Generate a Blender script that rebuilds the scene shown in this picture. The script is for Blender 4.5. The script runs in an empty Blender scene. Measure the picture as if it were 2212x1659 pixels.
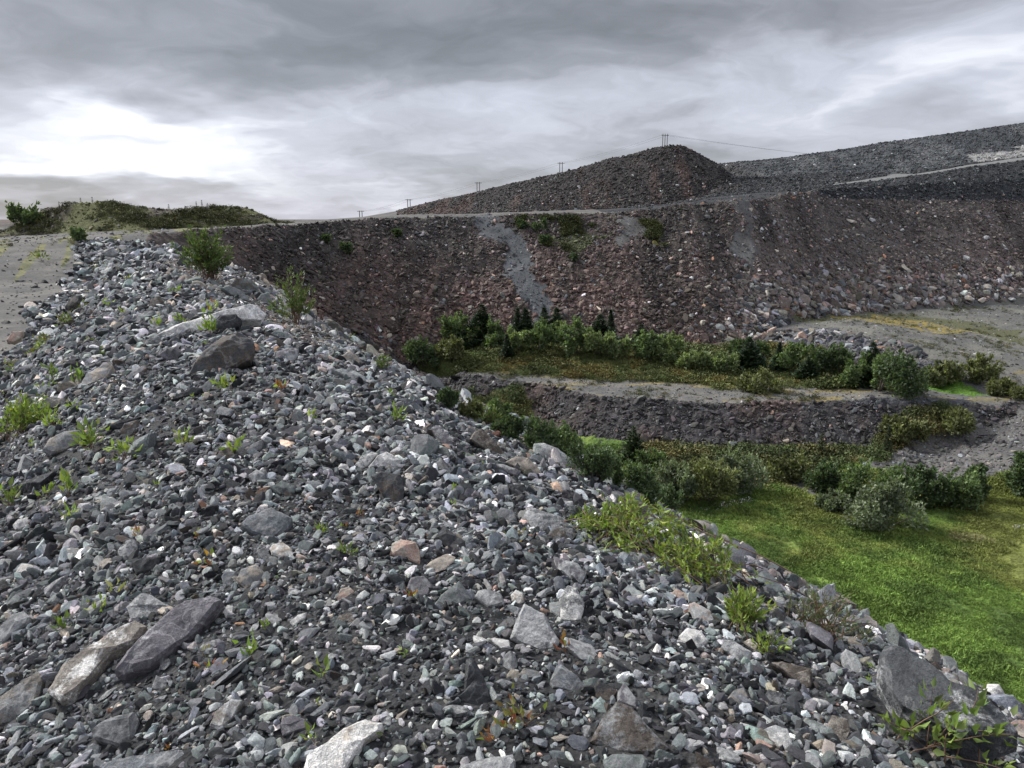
import bpy, bmesh, math, random
import numpy as np
from mathutils import Vector, Matrix
from mathutils.geometry import delaunay_2d_cdt

random.seed(7)
RNG = np.random.default_rng(11)
scene = bpy.context.scene
COL = scene.collection
R = math.radians

# ------------------------------------------------------------------ camera
PITCH = R(12.2)
F = 1671.0                      # focal length in pixels of a 2212 x 1659 picture
CU, CV = 1106.0, 829.5
cam_d = bpy.data.cameras.new("camera")
cam_d.sensor_width = 36.0
cam_d.lens = 36.0 * F / 2212.0
cam_d.clip_start = 0.05
cam_d.clip_end = 20000.0
cam = bpy.data.objects.new("camera", cam_d)
COL.objects.link(cam)
cam.location = (0, 0, 0)
cam.rotation_euler = (R(90) - PITCH, 0, 0)
scene.camera = cam

def ray(u, v):
    """direction through a picture point, scaled so that depth along the axis is 1"""
    a, b = (u - CU) / F, -(v - CV) / F
    return np.array([a, math.cos(PITCH) + math.sin(PITCH) * b, -math.sin(PITCH) + math.cos(PITCH) * b])

def project(p):
    p = np.asarray(p, float)
    c, s = math.cos(PITCH), math.sin(PITCH)
    fw = p[..., 1] * c - p[..., 2] * s
    up = p[..., 1] * s + p[..., 2] * c
    return CU + F * p[..., 0] / fw, CV - F * up / fw, fw

# ------------------------------------------------------------------ light
scene.view_settings.view_transform = 'Standard'
scene.view_settings.look = 'None'
scene.view_settings.gamma = 1.0
scene.view_settings.exposure = 1.95
SUN_EL, SUN_AZ = R(38), R(-58)          # azimuth clockwise from +Y: front left, behind the cloud

class NT:
    """short hand for building node trees"""
    def __init__(self, tree):
        self.t = tree
    def n(self, kind, **kw):
        nd = self.t.nodes.new(kind)
        for k, v in kw.items():
            setattr(nd, k, v)
        return nd
    def put(self, sock, val):
        if hasattr(val, 'is_linked') or isinstance(val, bpy.types.NodeSocket):
            self.t.links.new(val, sock)
        elif val is not None:
            if isinstance(val, (tuple, list)) and len(val) == 3 and sock.type == 'RGBA':
                val = (*val, 1.0)
            sock.default_value = val
    def m(self, op, a, b=None, c=None, clamp=False):
        nd = self.n('ShaderNodeMath', operation=op, use_clamp=clamp)
        for i, x in enumerate((a, b, c)):
            if x is not None:
                self.put(nd.inputs[i], x)
        return nd.outputs[0]
    def vm(self, op, a, b=None):
        nd = self.n('ShaderNodeVectorMath', operation=op)
        self.put(nd.inputs[0], a)
        if b is not None:
            self.put(nd.inputs[3 if op == 'SCALE' else 1], b)
        return nd.outputs[0]
    def mix(self, f, a, b, mode='MIX'):
        nd = self.n('ShaderNodeMix', data_type='RGBA', blend_type=mode)
        self.put(nd.inputs[0], f)
        self.put(nd.inputs[6], a)
        self.put(nd.inputs[7], b)
        return nd.outputs[2]
    def noise(self, vec, scale, detail=4.0, rough=0.55, dist=0.0, col=False):
        nd = self.n('ShaderNodeTexNoise')
        if vec is not None:
            self.put(nd.inputs['Vector'], vec)
        nd.inputs['Scale'].default_value = scale
        nd.inputs['Detail'].default_value = detail
        nd.inputs['Roughness'].default_value = rough
        nd.inputs['Distortion'].default_value = dist
        return nd.outputs['Color' if col else 'Fac']
    def ramp(self, fac, stops):
        nd = self.n('ShaderNodeValToRGB')
        cr = nd.color_ramp
        while len(cr.elements) < len(stops):
            cr.elements.new(0.5)
        for e, (p, c) in zip(cr.elements, stops):
            e.position = p
            e.color = (c, c, c, 1) if isinstance(c, (int, float)) else (*c, 1)
        self.put(nd.inputs[0], fac)
        return nd.outputs[0]

world = bpy.data.worlds.new("World")
scene.world = world
world.use_nodes = True
wt = world.node_tree
wt.nodes.clear()
W = NT(wt)
tc = W.n('ShaderNodeTexCoord')
dirv = W.vm('NORMALIZE', tc.outputs['Generated'])
sep = W.n('ShaderNodeSeparateXYZ')
W.put(sep.inputs[0], dirv)
dx, dy, dz = sep.outputs
zc = W.m('MAXIMUM', dz, 0.0)
den = W.m('ADD', zc, 0.19)
comb = W.n('ShaderNodeCombineXYZ')
W.put(comb.inputs[0], W.m('DIVIDE', dx, den))
W.put(comb.inputs[1], W.m('DIVIDE', dy, den))
pl = comb.outputs[0]
n_big = W.noise(pl, 1.0, 4.0, 0.5, 0.3)
n_fine = None
# azimuth and elevation in degrees, shaken by noise so that no cloud edge is an ellipse
wv = W.noise(pl, 1.3, 4.0, 0.55, 0.0, True)
ws = W.n('ShaderNodeSeparateColor')
W.put(ws.inputs[0], wv)
az = W.m('MULTIPLY', W.m('ARCTAN2', dx, dy), 57.2958)
el = W.m('MULTIPLY', W.m('ARCSINE', dz), 57.2958)
az = W.m('ADD', az, W.m('MULTIPLY', W.m('SUBTRACT', ws.outputs[0], 0.5), 24.0))
el = W.m('ADD', el, W.m('MULTIPLY', W.m('SUBTRACT', ws.outputs[1], 0.5), 9.0))
BLOBS = [(330, 250, 150, 46, .36), (140, 350, 290, 40, .42), (330, 260, 480, 120, .07), (760, 235, 200, 60, .20),
         (1180, 225, 230, 60, .10), (1850, 150, 420, 90, .16), (640, 425, 330, 50, .16), (1120, 300, 160, 40, .10),
         (1500, 235, 260, 40, .08), (2150, 60, 200, 90, .10),
         (880, 60, 600, 150, -.30), (560, 120, 160, 70, -.10), (1600, 10, 600, 90, -.13), (0, 60, 300, 60, -.10), (200, 430, 330, 30, -.26),
         (950, 375, 260, 22, -.10), (1330, 300, 200, 26, -.10), (1350, 160, 260, 40, -.05), (2100, 250, 250, 50, -.14)]
cv = W.n('ShaderNodeCombineXYZ')
W.put(cv.inputs[0], W.m('MULTIPLY', az, 0.060))
W.put(cv.inputs[1], W.m('MULTIPLY', el, 0.165))
n_fine = W.noise(cv.outputs[0], 1.6, 6.0, 0.56, 0.5)
n_wisp = W.noise(cv.outputs[0], 5.0, 5.0, 0.55, 0.4)
acc = None
for (bu, bv, su, sv, amp) in BLOBS:
    d = ray(bu, bv)
    d /= np.linalg.norm(d)
    a0, e0 = math.degrees(math.atan2(d[0], d[1])), math.degrees(math.asin(d[2]))
    k = 0.0343
    qa = W.m('POWER', W.m('ABSOLUTE', W.m('DIVIDE', W.m('SUBTRACT', az, a0), su * k)), 2.0)
    qe = W.m('POWER', W.m('ABSOLUTE', W.m('DIVIDE', W.m('SUBTRACT', el, e0), sv * k)), 2.0)
    g = W.m('MULTIPLY', W.m('EXPONENT', W.m('MULTIPLY', W.m('ADD', qa, qe), -1.0)), amp)
    acc = g if acc is None else W.m('ADD', acc, g)
lum = W.m('ADD', acc, 0.48)
lum = W.m('ADD', lum, W.m('MULTIPLY', W.m('SUBTRACT', n_big, 0.5), 0.45))
lum = W.m('ADD', lum, W.m('MULTIPLY', W.m('SUBTRACT', n_fine, 0.5), 0.52))
lum = W.m('ADD', lum, W.m('MULTIPLY', W.m('SUBTRACT', n_wisp, 0.5), 0.12))
# an overcast sky is brighter towards the zenith
lum = W.m('ADD', lum, W.m('MULTIPLY', W.m('MAXIMUM', W.m('SUBTRACT', dz, 0.34), 0.0), 0.45))
lum = W.m('SMOOTH_MAX', lum, 0.14, 0.15)
cl = W.ramp(W.m('MULTIPLY', lum, 0.5), [(0.0, (.0, .0, .0)), (0.08, (.165, .172, .187)), (0.17, (.262, .272, .305)), (0.30, (.485, .50, .575)), (0.45, (.88, .90, .95)), (1.0, (2.0, 2.02, 2.06))])
sky = W.n('ShaderNodeTexSky', sky_type='NISHITA', sun_disc=False)
sky.sun_elevation = SUN_EL
sky.sun_rotation = SUN_AZ
sky.air_density = 1.0
sky.dust_density = 1.0
cl10 = W.vm('SCALE', cl, 3.35)
mixed = W.mix(0.97, sky.outputs[0], cl10)
bg = W.n('ShaderNodeBackground')
W.put(bg.inputs[0], mixed)
bg.inputs[1].default_value = 0.1
wo = W.n('ShaderNodeOutputWorld')
wt.links.new(bg.outputs[0], wo.inputs[0])

sun_d = bpy.data.lights.new("sun", 'SUN')
sun_d.energy = 1.5
sun_d.angle = R(13)
sun_d.color = (1.0, 0.97, 0.93)
sun = bpy.data.objects.new("sun", sun_d)
COL.objects.link(sun)
sd = Vector((math.sin(SUN_AZ) * math.cos(SUN_EL), math.cos(SUN_AZ) * math.cos(SUN_EL), math.sin(SUN_EL)))
sun.rotation_euler = sd.to_track_quat('Z', 'Y').to_euler()

# ------------------------------------------------------------------ small helpers
def hash3(ix, iy, iz, seed):
    h = (ix.astype(np.int64) * 374761393 + iy.astype(np.int64) * 668265263 + iz.astype(np.int64) * 2147483647 + seed * 144665) & 0xFFFFFFFF
    h = ((h ^ (h >> 13)) * 1274126177) & 0xFFFFFFFF
    h = ((h ^ (h >> 16)) * 2246822519) & 0xFFFFFFFF
    h = h ^ (h >> 15)
    return (h & 0xFFFFFF) / float(0xFFFFFF)

def vnoise(p, seed=0):
    p = np.asarray(p, float)
    if p.shape[-1] == 2:
        p = np.concatenate([p, np.zeros(p.shape[:-1] + (1,))], -1)
    i = np.floor(p)
    f = p - i
    f = f * f * f * (f * (f * 6 - 15) + 10)
    i = i.astype(np.int64)
    r = 0
    for a in (0, 1):
        for b in (0, 1):
            for c in (0, 1):
                w = (f[..., 0] if a else 1 - f[..., 0]) * (f[..., 1] if b else 1 - f[..., 1]) * (f[..., 2] if c else 1 - f[..., 2])
                r = r + w * hash3(i[..., 0] + a, i[..., 1] + b, i[..., 2] + c, seed)
    return r * 2 - 1

def fbm(p, octaves=4, seed=0, gain=0.5):
    p = np.asarray(p, float)
    a, s, t = 1.0, 0.0, 0.0
    for k in range(octaves):
        s = s + a * vnoise(p * (2.03 ** k) + 13.7 * k, seed + k)
        t += a
        a *= gain
    return s / t

def mesh_np(name, V, faces):
    """V (n,3); faces: list of (m,k) int arrays"""
    me = bpy.data.meshes.new(name)
    V = np.asarray(V, np.float32)
    me.vertices.add(len(V))
    me.vertices.foreach_set('co', V.ravel())
    faces = [np.asarray(f, np.int32) for f in faces if len(f)]
    nl = sum(f.size for f in faces)
    npoly = sum(len(f) for f in faces)
    me.loops.add(nl)
    me.loops.foreach_set('vertex_index', np.concatenate([f.ravel() for f in faces]))
    me.polygons.add(npoly)
    st, o = [], 0
    for f in faces:
        k = f.shape[1]
        st.append(o + np.arange(len(f)) * k)
        o += f.size
    me.polygons.foreach_set('loop_start', np.concatenate(st).astype(np.int32))
    me.update(calc_edges=True)
    me.validate()
    return me

def set_smooth(me, angle=None):
    me.polygons.foreach_set('use_smooth', np.ones(len(me.polygons), bool))
    if angle is not None:
        me.set_sharp_from_angle(angle=angle)

def color_attr(me, cols, name='tint'):
    a = me.color_attributes.new(name, 'FLOAT_COLOR', 'POINT')
    c = np.ones((len(me.vertices), 4), np.float32)
    c[:, :3] = cols
    a.data.foreach_set('color', c.ravel())

def new_obj(name, data, mat=None, parent=None):
    o = bpy.data.objects.new(name, data)
    COL.objects.link(o)
    if mat is not None:
        data.materials.append(mat)
    if parent is not None:
        o.parent = parent
    return o

def tag(o, label=None, cat=None, group=None, kind=None):
    if label: o['label'] = label
    if cat: o['category'] = cat
    if group: o['group'] = group
    if kind: o['kind'] = kind
    return o
# ------------------------------------------------------------------ the lie of the land
E_ = np.array([-0.42, 0.9075])      # the way the ridge runs
N_ = np.array([0.9075, 0.42])       # the way its pit side falls
FLOOR, BENCH = -14.0, -11.8

def at_z(u, v, z):
    d = ray(u, v)
    return d * (z / d[2])
def at_y(u, v, y):
    d = ray(u, v)
    return d * (y / d[1])
def ls(l, s, z):
    p = E_ * l + N_ * s
    return np.array([p[0], p[1], z])

TV, TE = [], []
def line(pts, extend=0.0, drop=0.0):
    pts = [np.asarray(p, float) for p in pts]
    if extend:
        q = pts[-1].copy(); q[0] += extend; pts.append(q)
    i0 = len(TV)
    TV.extend(pts)
    TE.extend((i0 + k, i0 + k + 1) for k in range(len(pts) - 1))
    return pts

bank_top = line([at_z(u, v, BENCH) for u, v in ((850, 793), (1000, 810), (1150, 828), (1250, 850), (1400, 864), (1600, 868), (1800, 866), (2000, 866), (2212, 860), (2500, 850))], 40)
line([p + np.array([0.2, -3.4, FLOOR - BENCH]) for p in bank_top[:8]] + [at_z(2050, 930, -13.2), at_z(2212, 885, -12.2), at_z(2500, 850, -12.0)], 40)
line([at_z(2000, 1045, -14), at_z(2110, 1078, -14), at_z(2212, 1015, -13.4), at_z(2500, 935, -12.5)], 40)
bench_in = line([at_z(u, v, BENCH) for u, v in ((1000, 799), (1120, 812), (1300, 822), (1500, 828), (1600, 842), (1750, 840))])
line([at_z(950, 775, -11.2), at_z(1100, 762, -10.8), at_z(1300, 762, -10.6), at_z(1450, 772, -10.8), at_z(1600, 790, -11.2), at_z(1780, 815, -11.6)])
wall_toe = line([at_z(*q) for q in ((870, 778, -11.6), (1000, 758, -11.2), (1150, 752, -10.9), (1350, 750, -10.8), (1500, 745, -10.8), (1600, 735, -10.6), (1690, 700, -9.7), (1800, 682, -9.5), (1900, 672, -9.5), (2050, 664, -9.5), (2212, 655, -9.5), (2500, 640, -9.5))], 40)
b2_top = line([at_z(*q) for q in ((1700, 712, -9.8), (1800, 712, -9.6), (1900, 725, -9.5), (1980, 750, -9.9), (2060, 778, -10.4), (2212, 800, -10.8), (2500, 815, -11.0))], 40)
b2_toe = line([at_z(*q) for q in ((1650, 755, -11), (1740, 770, -11.2), (1850, 795, -11.5), (1960, 825, -11.7), (2060, 845, -11.78), (2212, 850, -11.78))])
rim = line([at_y(*q) for q in ((330, 503, 54), (450, 497, 62), (600, 488, 70), (700, 481, 74), (800, 474, 77), (950, 467, 81), (1035, 470, 81.5), (1060, 465, 82), (1200, 459, 82), (1350, 456, 82), (1500, 442, 82), (1590, 437, 82), (1640, 431, 85), (1700, 421, 89), (1800, 409, 94), (1900, 401, 98.6), (2050, 393, 102), (2212, 385, 107), (2500, 368, 112))], 40)
road_out = line([at_y(*q) for q in ((1560, 427, 87), (1700, 410, 93.5), (1800, 400, 98), (1900, 389, 102.5), (2000, 376, 106), (2100, 359, 109), (2212, 345, 113), (2500, 315, 120))], 40)
line([at_y(*q) for q in ((1530, 424, 97), (1600, 409, 101), (1700, 397, 105), (1775, 388, 110))])
line([at_y(*q) for q in ((1560, 402, 104), (1610, 394, 106), (1700, 383, 108.5), (1770, 374.5, 112.5))])
line([at_y(*q) for q in ((1600, 388, 121), (1700, 381, 123), (1790, 376, 121), (1850, 385, 118), (1900, 382, 118), (2000, 369, 117), (2100, 353, 119), (2212, 338, 121), (2500, 305, 128))], 40)
up_crest = line([at_y(*q) for q in ((1480, 364, 140), (1550, 355, 138), (1700, 340, 138), (1800, 326, 137), (1900, 310, 136), (2050, 289, 135), (2212, 265, 136), (2500, 230, 140))], 40)
line([p + np.array([10, 70, 0.5]) for p in up_crest])
line([at_y(*q) for q in ((860, 464, 116), (1000, 462, 107), (1100, 459, 100), (1300, 452, 97), (1440, 443, 97), (1500, 432, 99), (1575, 402, 103))])
hill_crest = line([at_y(*q) for q in ((700, 478, 165), (780, 469, 150), (860, 455, 135), (980, 425, 122), (1100, 398, 117), (1250, 363, 113), (1330, 340, 111), (1400, 321, 111), (1440, 313, 111), (1470, 315, 112), (1500, 328, 113), (1540, 351, 112), (1578, 381, 110), (1592, 395, 109))])
line([np.array([p[0] + 3, p[1] + 17, 0.5 + 0.02 * p[0]]) for p in hill_crest[:-3]])
m_toe = line([at_y(*q) for q in ((-250, 535, 90), (0, 516, 95), (100, 506, 95), (200, 500, 92), (300, 500, 90), (400, 495, 92), (500, 491, 96), (600, 486, 100), (640, 482, 108))])
m_crest = line([at_y(*q) for q in ((-200, 528, 97), (10, 500, 98), (40, 482, 98.5), (60, 466, 99.5), (100, 448, 100), (160, 438, 98.8), (230, 439, 97.6), (290, 446, 96.6), (350, 450, 97), (420, 450, 98.6), (480, 448, 101), (530, 447, 103), (560, 460, 104), (597, 482, 106))])
line([np.array([p[0] - 3, p[1] + 15, -2.5]) for p in m_crest])
line([ls(l, -1, -2.9) for l in (-20, 0, 15, 30, 42)])
line([ls(l, 20, FLOOR) for l in (-20, 0, 15, 30, 45, 58)])
for p in ((-40, -10, -2.9), (-40, 30, -2.9), (-60, 60, -2.9), (-90, 95, -3), (60, -20, FLOOR), (90, 20, FLOOR), (40, 20, FLOOR), (24, 10, FLOOR), (10, 38, FLOOR),
          (-400, 0, -5), (-500, 400, -6), (-100, 330, -5), (40, 330, -5), (200, 330, 2), (500, 300, 8), (500, 0, -5), (0, -25, -2.9), (300, -40, FLOOR),
          (-8000, -60, -30), (-8000, 9000, -30), (0, 9000, -30), (8000, 9000, -30), (8000, -60, -30)):
    TV.append(np.array(p, float))

def build_tin():
    vs = [Vector((p[0], p[1])) for p in TV]
    ov, oe, of, iv, ie, if_ = delaunay_2d_cdt(vs, TE, [], 0, 1e-4)
    P = np.zeros((len(ov), 3))
    src = np.array(TV)
    miss = []
    for k, (v, ids) in enumerate(zip(ov, iv)):
        P[k, :2] = v
        if ids:
            P[k, 2] = src[list(ids), 2].mean()
        else:
            d = np.hypot(src[:, 0] - v[0], src[:, 1] - v[1])
            nn = np.argsort(d)[:3]
            w = 1 / (d[nn] + .1)
            P[k, 2] = (src[nn, 2] * w).sum() / w.sum()
            miss.append((round(v[0], 1), round(v[1], 1)))
    if miss:
        print("TIN crossings:", miss)
    return P, np.array([list(f) for f in of if len(f) == 3])
TP, TF = build_tin()
def vertex_slope():
    a, b, c = TP[TF[:, 0]], TP[TF[:, 1]], TP[TF[:, 2]]
    n = np.cross(b - a, c - a)
    s = np.clip(np.hypot(n[:, 0], n[:, 1]) / np.maximum(np.abs(n[:, 2]), 1e-6), 0, .7) / .7
    acc, cnt = np.zeros(len(TP)), np.zeros(len(TP))
    for k in range(3):
        np.add.at(acc, TF[:, k], s)
        np.add.at(cnt, TF[:, k], 1)
    return acc / np.maximum(cnt, 1)
TS = vertex_slope()

def tin_z(x, y, rough=False):
    x = np.asarray(x, float); y = np.asarray(y, float)
    z = np.full(x.shape, -5.0)
    w = np.zeros(x.shape)
    order = np.argsort(x, kind='stable')
    xs = x[order]
    for a, b, c in TF:
        A, B, C = TP[a], TP[b], TP[c]
        lo, hi = min(A[0], B[0], C[0]), max(A[0], B[0], C[0])
        i0, i1 = np.searchsorted(xs, lo - 1e-6), np.searchsorted(xs, hi + 1e-6, 'right')
        if i1 <= i0: continue
        ids = order[i0:i1]
        yy = y[ids]
        k = (yy >= min(A[1], B[1], C[1]) - 1e-6) & (yy <= max(A[1], B[1], C[1]) + 1e-6)
        ids = ids[k]
        if not len(ids): continue
        px, py = x[ids], y[ids]
        det = (B[1] - C[1]) * (A[0] - C[0]) + (C[0] - B[0]) * (A[1] - C[1])
        if abs(det) < 1e-9: continue
        w0 = ((B[1] - C[1]) * (px - C[0]) + (C[0] - B[0]) * (py - C[1])) / det
        w1 = ((C[1] - A[1]) * (px - C[0]) + (A[0] - C[0]) * (py - C[1])) / det
        w2 = 1 - w0 - w1
        k = (w0 > -1e-6) & (w1 > -1e-6) & (w2 > -1e-6)
        z[ids[k]] = w0[k] * A[2] + w1[k] * B[2] + w2[k] * C[2]
        if rough:
            w[ids[k]] = w0[k] * TS[a] + w1[k] * TS[b] + w2[k] * TS[c]
    return (z, w) if rough else z

def sstep(a, b, x):
    t = np.clip((x - a) / (b - a), 0, 1)
    return t * t * (3 - 2 * t)

def ridge_z(x, y):
    l = x * E_[0] + y * E_[1]
    s = x * N_[0] + y * N_[1]
    crest = -1.50 + 0.004 * np.clip(l - 10, 0, 40) - 0.026 * np.clip(l - 7, 0, 13) - 0.13 * np.exp(-((l - 4.0) / 3.2) ** 2)
    crest = crest - np.clip(l - 46, 0, 60) * 0.12
    s0 = 0.7 + 0.25 * np.sin(l * 0.23 + 0.6)
    q = s - s0
    st = 3.15
    zr = np.where(q < st, -0.1088 * q * q, -0.1088 * st * st - 0.70 * (q - st))
    sl = 2.6
    zl = np.where(-q < sl, -0.135 * q * q, -0.135 * sl * sl - 0.70 * (-q - sl))
    return crest + np.where(q > 0, zr, zl), l, s

def height(x, y, detail=True):
    x = np.asarray(x, float); y = np.asarray(y, float)
    zt, w = tin_z(x, y, True)
    zr, l, s = ridge_z(x, y)
    r = np.hypot(x, y)
    if detail:
        p = np.stack([x, y], -1)
        zr = zr + fbm(p * 0.9, 3, 3) * 0.09 * sstep(0.5, 6, r) + fbm(p * 3.0, 3, 9) * 0.035
        far = sstep(300, 900, r)
        amp = 0.10 + 0.9 * w * w * 2.0
        amp = np.minimum(amp, 1.0) * (1 - .55 * sstep(86, 94, y))
        zt = zt + (fbm(p * 0.16, 3, 21) * 0.55 + fbm(p * 0.6, 3, 25) * 0.22) * amp * sstep(18, 45, r) * (1 - far)
    return np.maximum(zt, zr)

def normal_at(x, y, e=0.15):
    gx = (height(x + e, y) - height(x - e, y)) / (2 * e)
    gy = (height(x, y + e) - height(x, y - e)) / (2 * e)
    n = np.stack([-gx, -gy, np.ones_like(gx)], -1)
    return n / np.linalg.norm(n, axis=-1, keepdims=True)

_tt = np.concatenate([np.linspace(1.0, 12, 440), np.linspace(12.05, 220, 2100)])
def hit(u, v):
    """where the ray through a picture point meets the ground"""
    d = ray(u, v)
    p = _tt[:, None] * d[None]
    below = p[:, 2] < height(p[:, 0], p[:, 1])
    k = int(np.argmax(below)) if below.any() else len(_tt) - 1
    t0, t1 = _tt[max(k - 1, 0)], _tt[k]
    tt = np.linspace(t0, t1, 12)
    q = tt[:, None] * d[None]
    b = q[:, 2] < height(q[:, 0], q[:, 1])
    t = tt[int(np.argmax(b))] if b.any() else t1
    return d * t
def on_ridge(p):
    return ridge_z(p[0], p[1])[0] >= tin_z(p[:1], p[1:2])[0] - .02
def hit_ridge(u, v):
    """the same for things that stand on our own ridge, whose edge may pass under the point"""
    for dv in range(0, 160, 3):
        p = hit(u, v + dv)
        if on_ridge(p) and np.linalg.norm(p) < 60:
            q = hit(u, v + dv + 4)
            if np.linalg.norm(p) < 1.25 * np.linalg.norm(q):
                return p
    return hit(u, v)
def hits(pts):
    return np.array([hit(u, v) for u, v in pts])

def in_poly(x, y, poly):
    x = np.asarray(x); y = np.asarray(y)
    c = np.zeros(x.shape, bool)
    n = len(poly)
    for i in range(n):
        x0, y0 = poly[i][0], poly[i][1]
        x1, y1 = poly[(i + 1) % n][0], poly[(i + 1) % n][1]
        k = (y0 > y) != (y1 > y)
        with np.errstate(divide='ignore', invalid='ignore'):
            xi = (x1 - x0) * (y - y0) / (y1 - y0) + x0
        c ^= k & (x < xi)
    return c
def wobble(x, y, amp, sc=0.35):
    p = np.stack([x, y], -1)
    return x + fbm(p * sc, 3, 41) * amp, y + fbm(p * sc, 3, 47) * amp

Z_GULLY = hits([(1030, 476), (1062, 467), (1105, 490), (1135, 530), (1165, 590), (1185, 650), (1200, 700), (1160, 700), (1125, 620), (1085, 545), (1050, 495)])
Z_GULLY2 = hits([(1575, 440), (1625, 436), (1635, 500), (1628, 560), (1612, 640), (1596, 640), (1600, 560), (1590, 490)])
Z_GULLY3 = hits([(1330, 458), (1385, 456), (1375, 500), (1365, 535), (1345, 535), (1335, 495)])
Z_MOSSW = hits([(1380, 472), (1412, 478), (1440, 535), (1425, 540), (1395, 510)])
Z_GREENW = hits([(1115, 470), (1330, 470), (1320, 510), (1250, 545), (1180, 530), (1130, 500)])
Z_ISLAND = hits([(880, 776), (960, 770), (1000, 752), (1150, 747), (1350, 746), (1500, 747), (1620, 738), (1720, 770), (1850, 800), (2010, 845), (1960, 852), (1850, 835), (1750, 838), (1600, 840), (1500, 827), (1300, 821), (1120, 811), (1000, 797)])
Z_BENCH = [tuple(p) for p in bank_top] + [tuple(p + np.array([0, 9.5, 0])) for p in reversed(bank_top)]
Z_RAMP = hits([(1880, 1005), (1960, 965), (2060, 925), (2212, 880), (2400, 840), (2400, 960), (2212, 1025), (2110, 1085), (1990, 1050)])
Z_FLAT2 = [tuple(p) for p in b2_top] + [tuple(p) for p in reversed(wall_toe[6:])]
Z_YELLOW = hits([(1790, 684), (1900, 680), (1990, 692), (2090, 712), (2150, 722), (2080, 722), (1960, 707), (1860, 692)])
Z_OLIVE = hits([(1700, 680), (1790, 676), (1900, 676), (2060, 690), (2212, 715), (2212, 742), (2080, 712), (1960, 690), (1880, 685), (1790, 692), (1730, 700)])
Z_PALE = hits([(2010, 1150), (2080, 1140), (2120, 1165), (2050, 1185)])
Z_PALE2 = hits([(1640, 1050), (1690, 1040), (1720, 1062), (1680, 1075)])
Z_STONY = hits([(1690, 1040), (1740, 1030), (1790, 1048), (1820, 1085), (1740, 1080)])
Z_LAWN = hits([(2000, 815), (2080, 825), (2120, 845), (2010, 850)])
Z_OLIVEB = hits([(1340, 990), (1500, 960), (1640, 965), (1760, 975), (1880, 965), (1930, 900), (2000, 880), (2080, 905), (2080, 930), (1960, 965), (1880, 1003), (1800, 1020), (1690, 1045), (1600, 1050)])
Z_OLIVEC = hits([(1010, 840), (1100, 855), (1150, 890), (1060, 930), (960, 890)])
Z_WHITE = hits([(2080, 338), (2212, 318), (2300, 310), (2300, 338), (2212, 338), (2100, 352)])
Z_ROAD = [tuple(p) for p in road_out[2:]] + [tuple(np.array(p) + np.array([0, w, 0])) for p, w in zip(reversed(road_out[2:]), (5, 5, 5, 4.5, 4, 3, 1.5))]

Z_MOUND = [tuple(p + np.array([0, -.2, 0])) for p in m_toe] + [tuple(p + np.array([-2, 11, 0])) for p in reversed(m_crest)]

ZONES = ['grass', 'bench_road', 'moss', 'ramp', 'rubble', 'gully', 'flat', 'haul_road', 'plateau', 'ridge', 'mound']
ZI = {n: i for i, n in enumerate(ZONES)}

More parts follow.
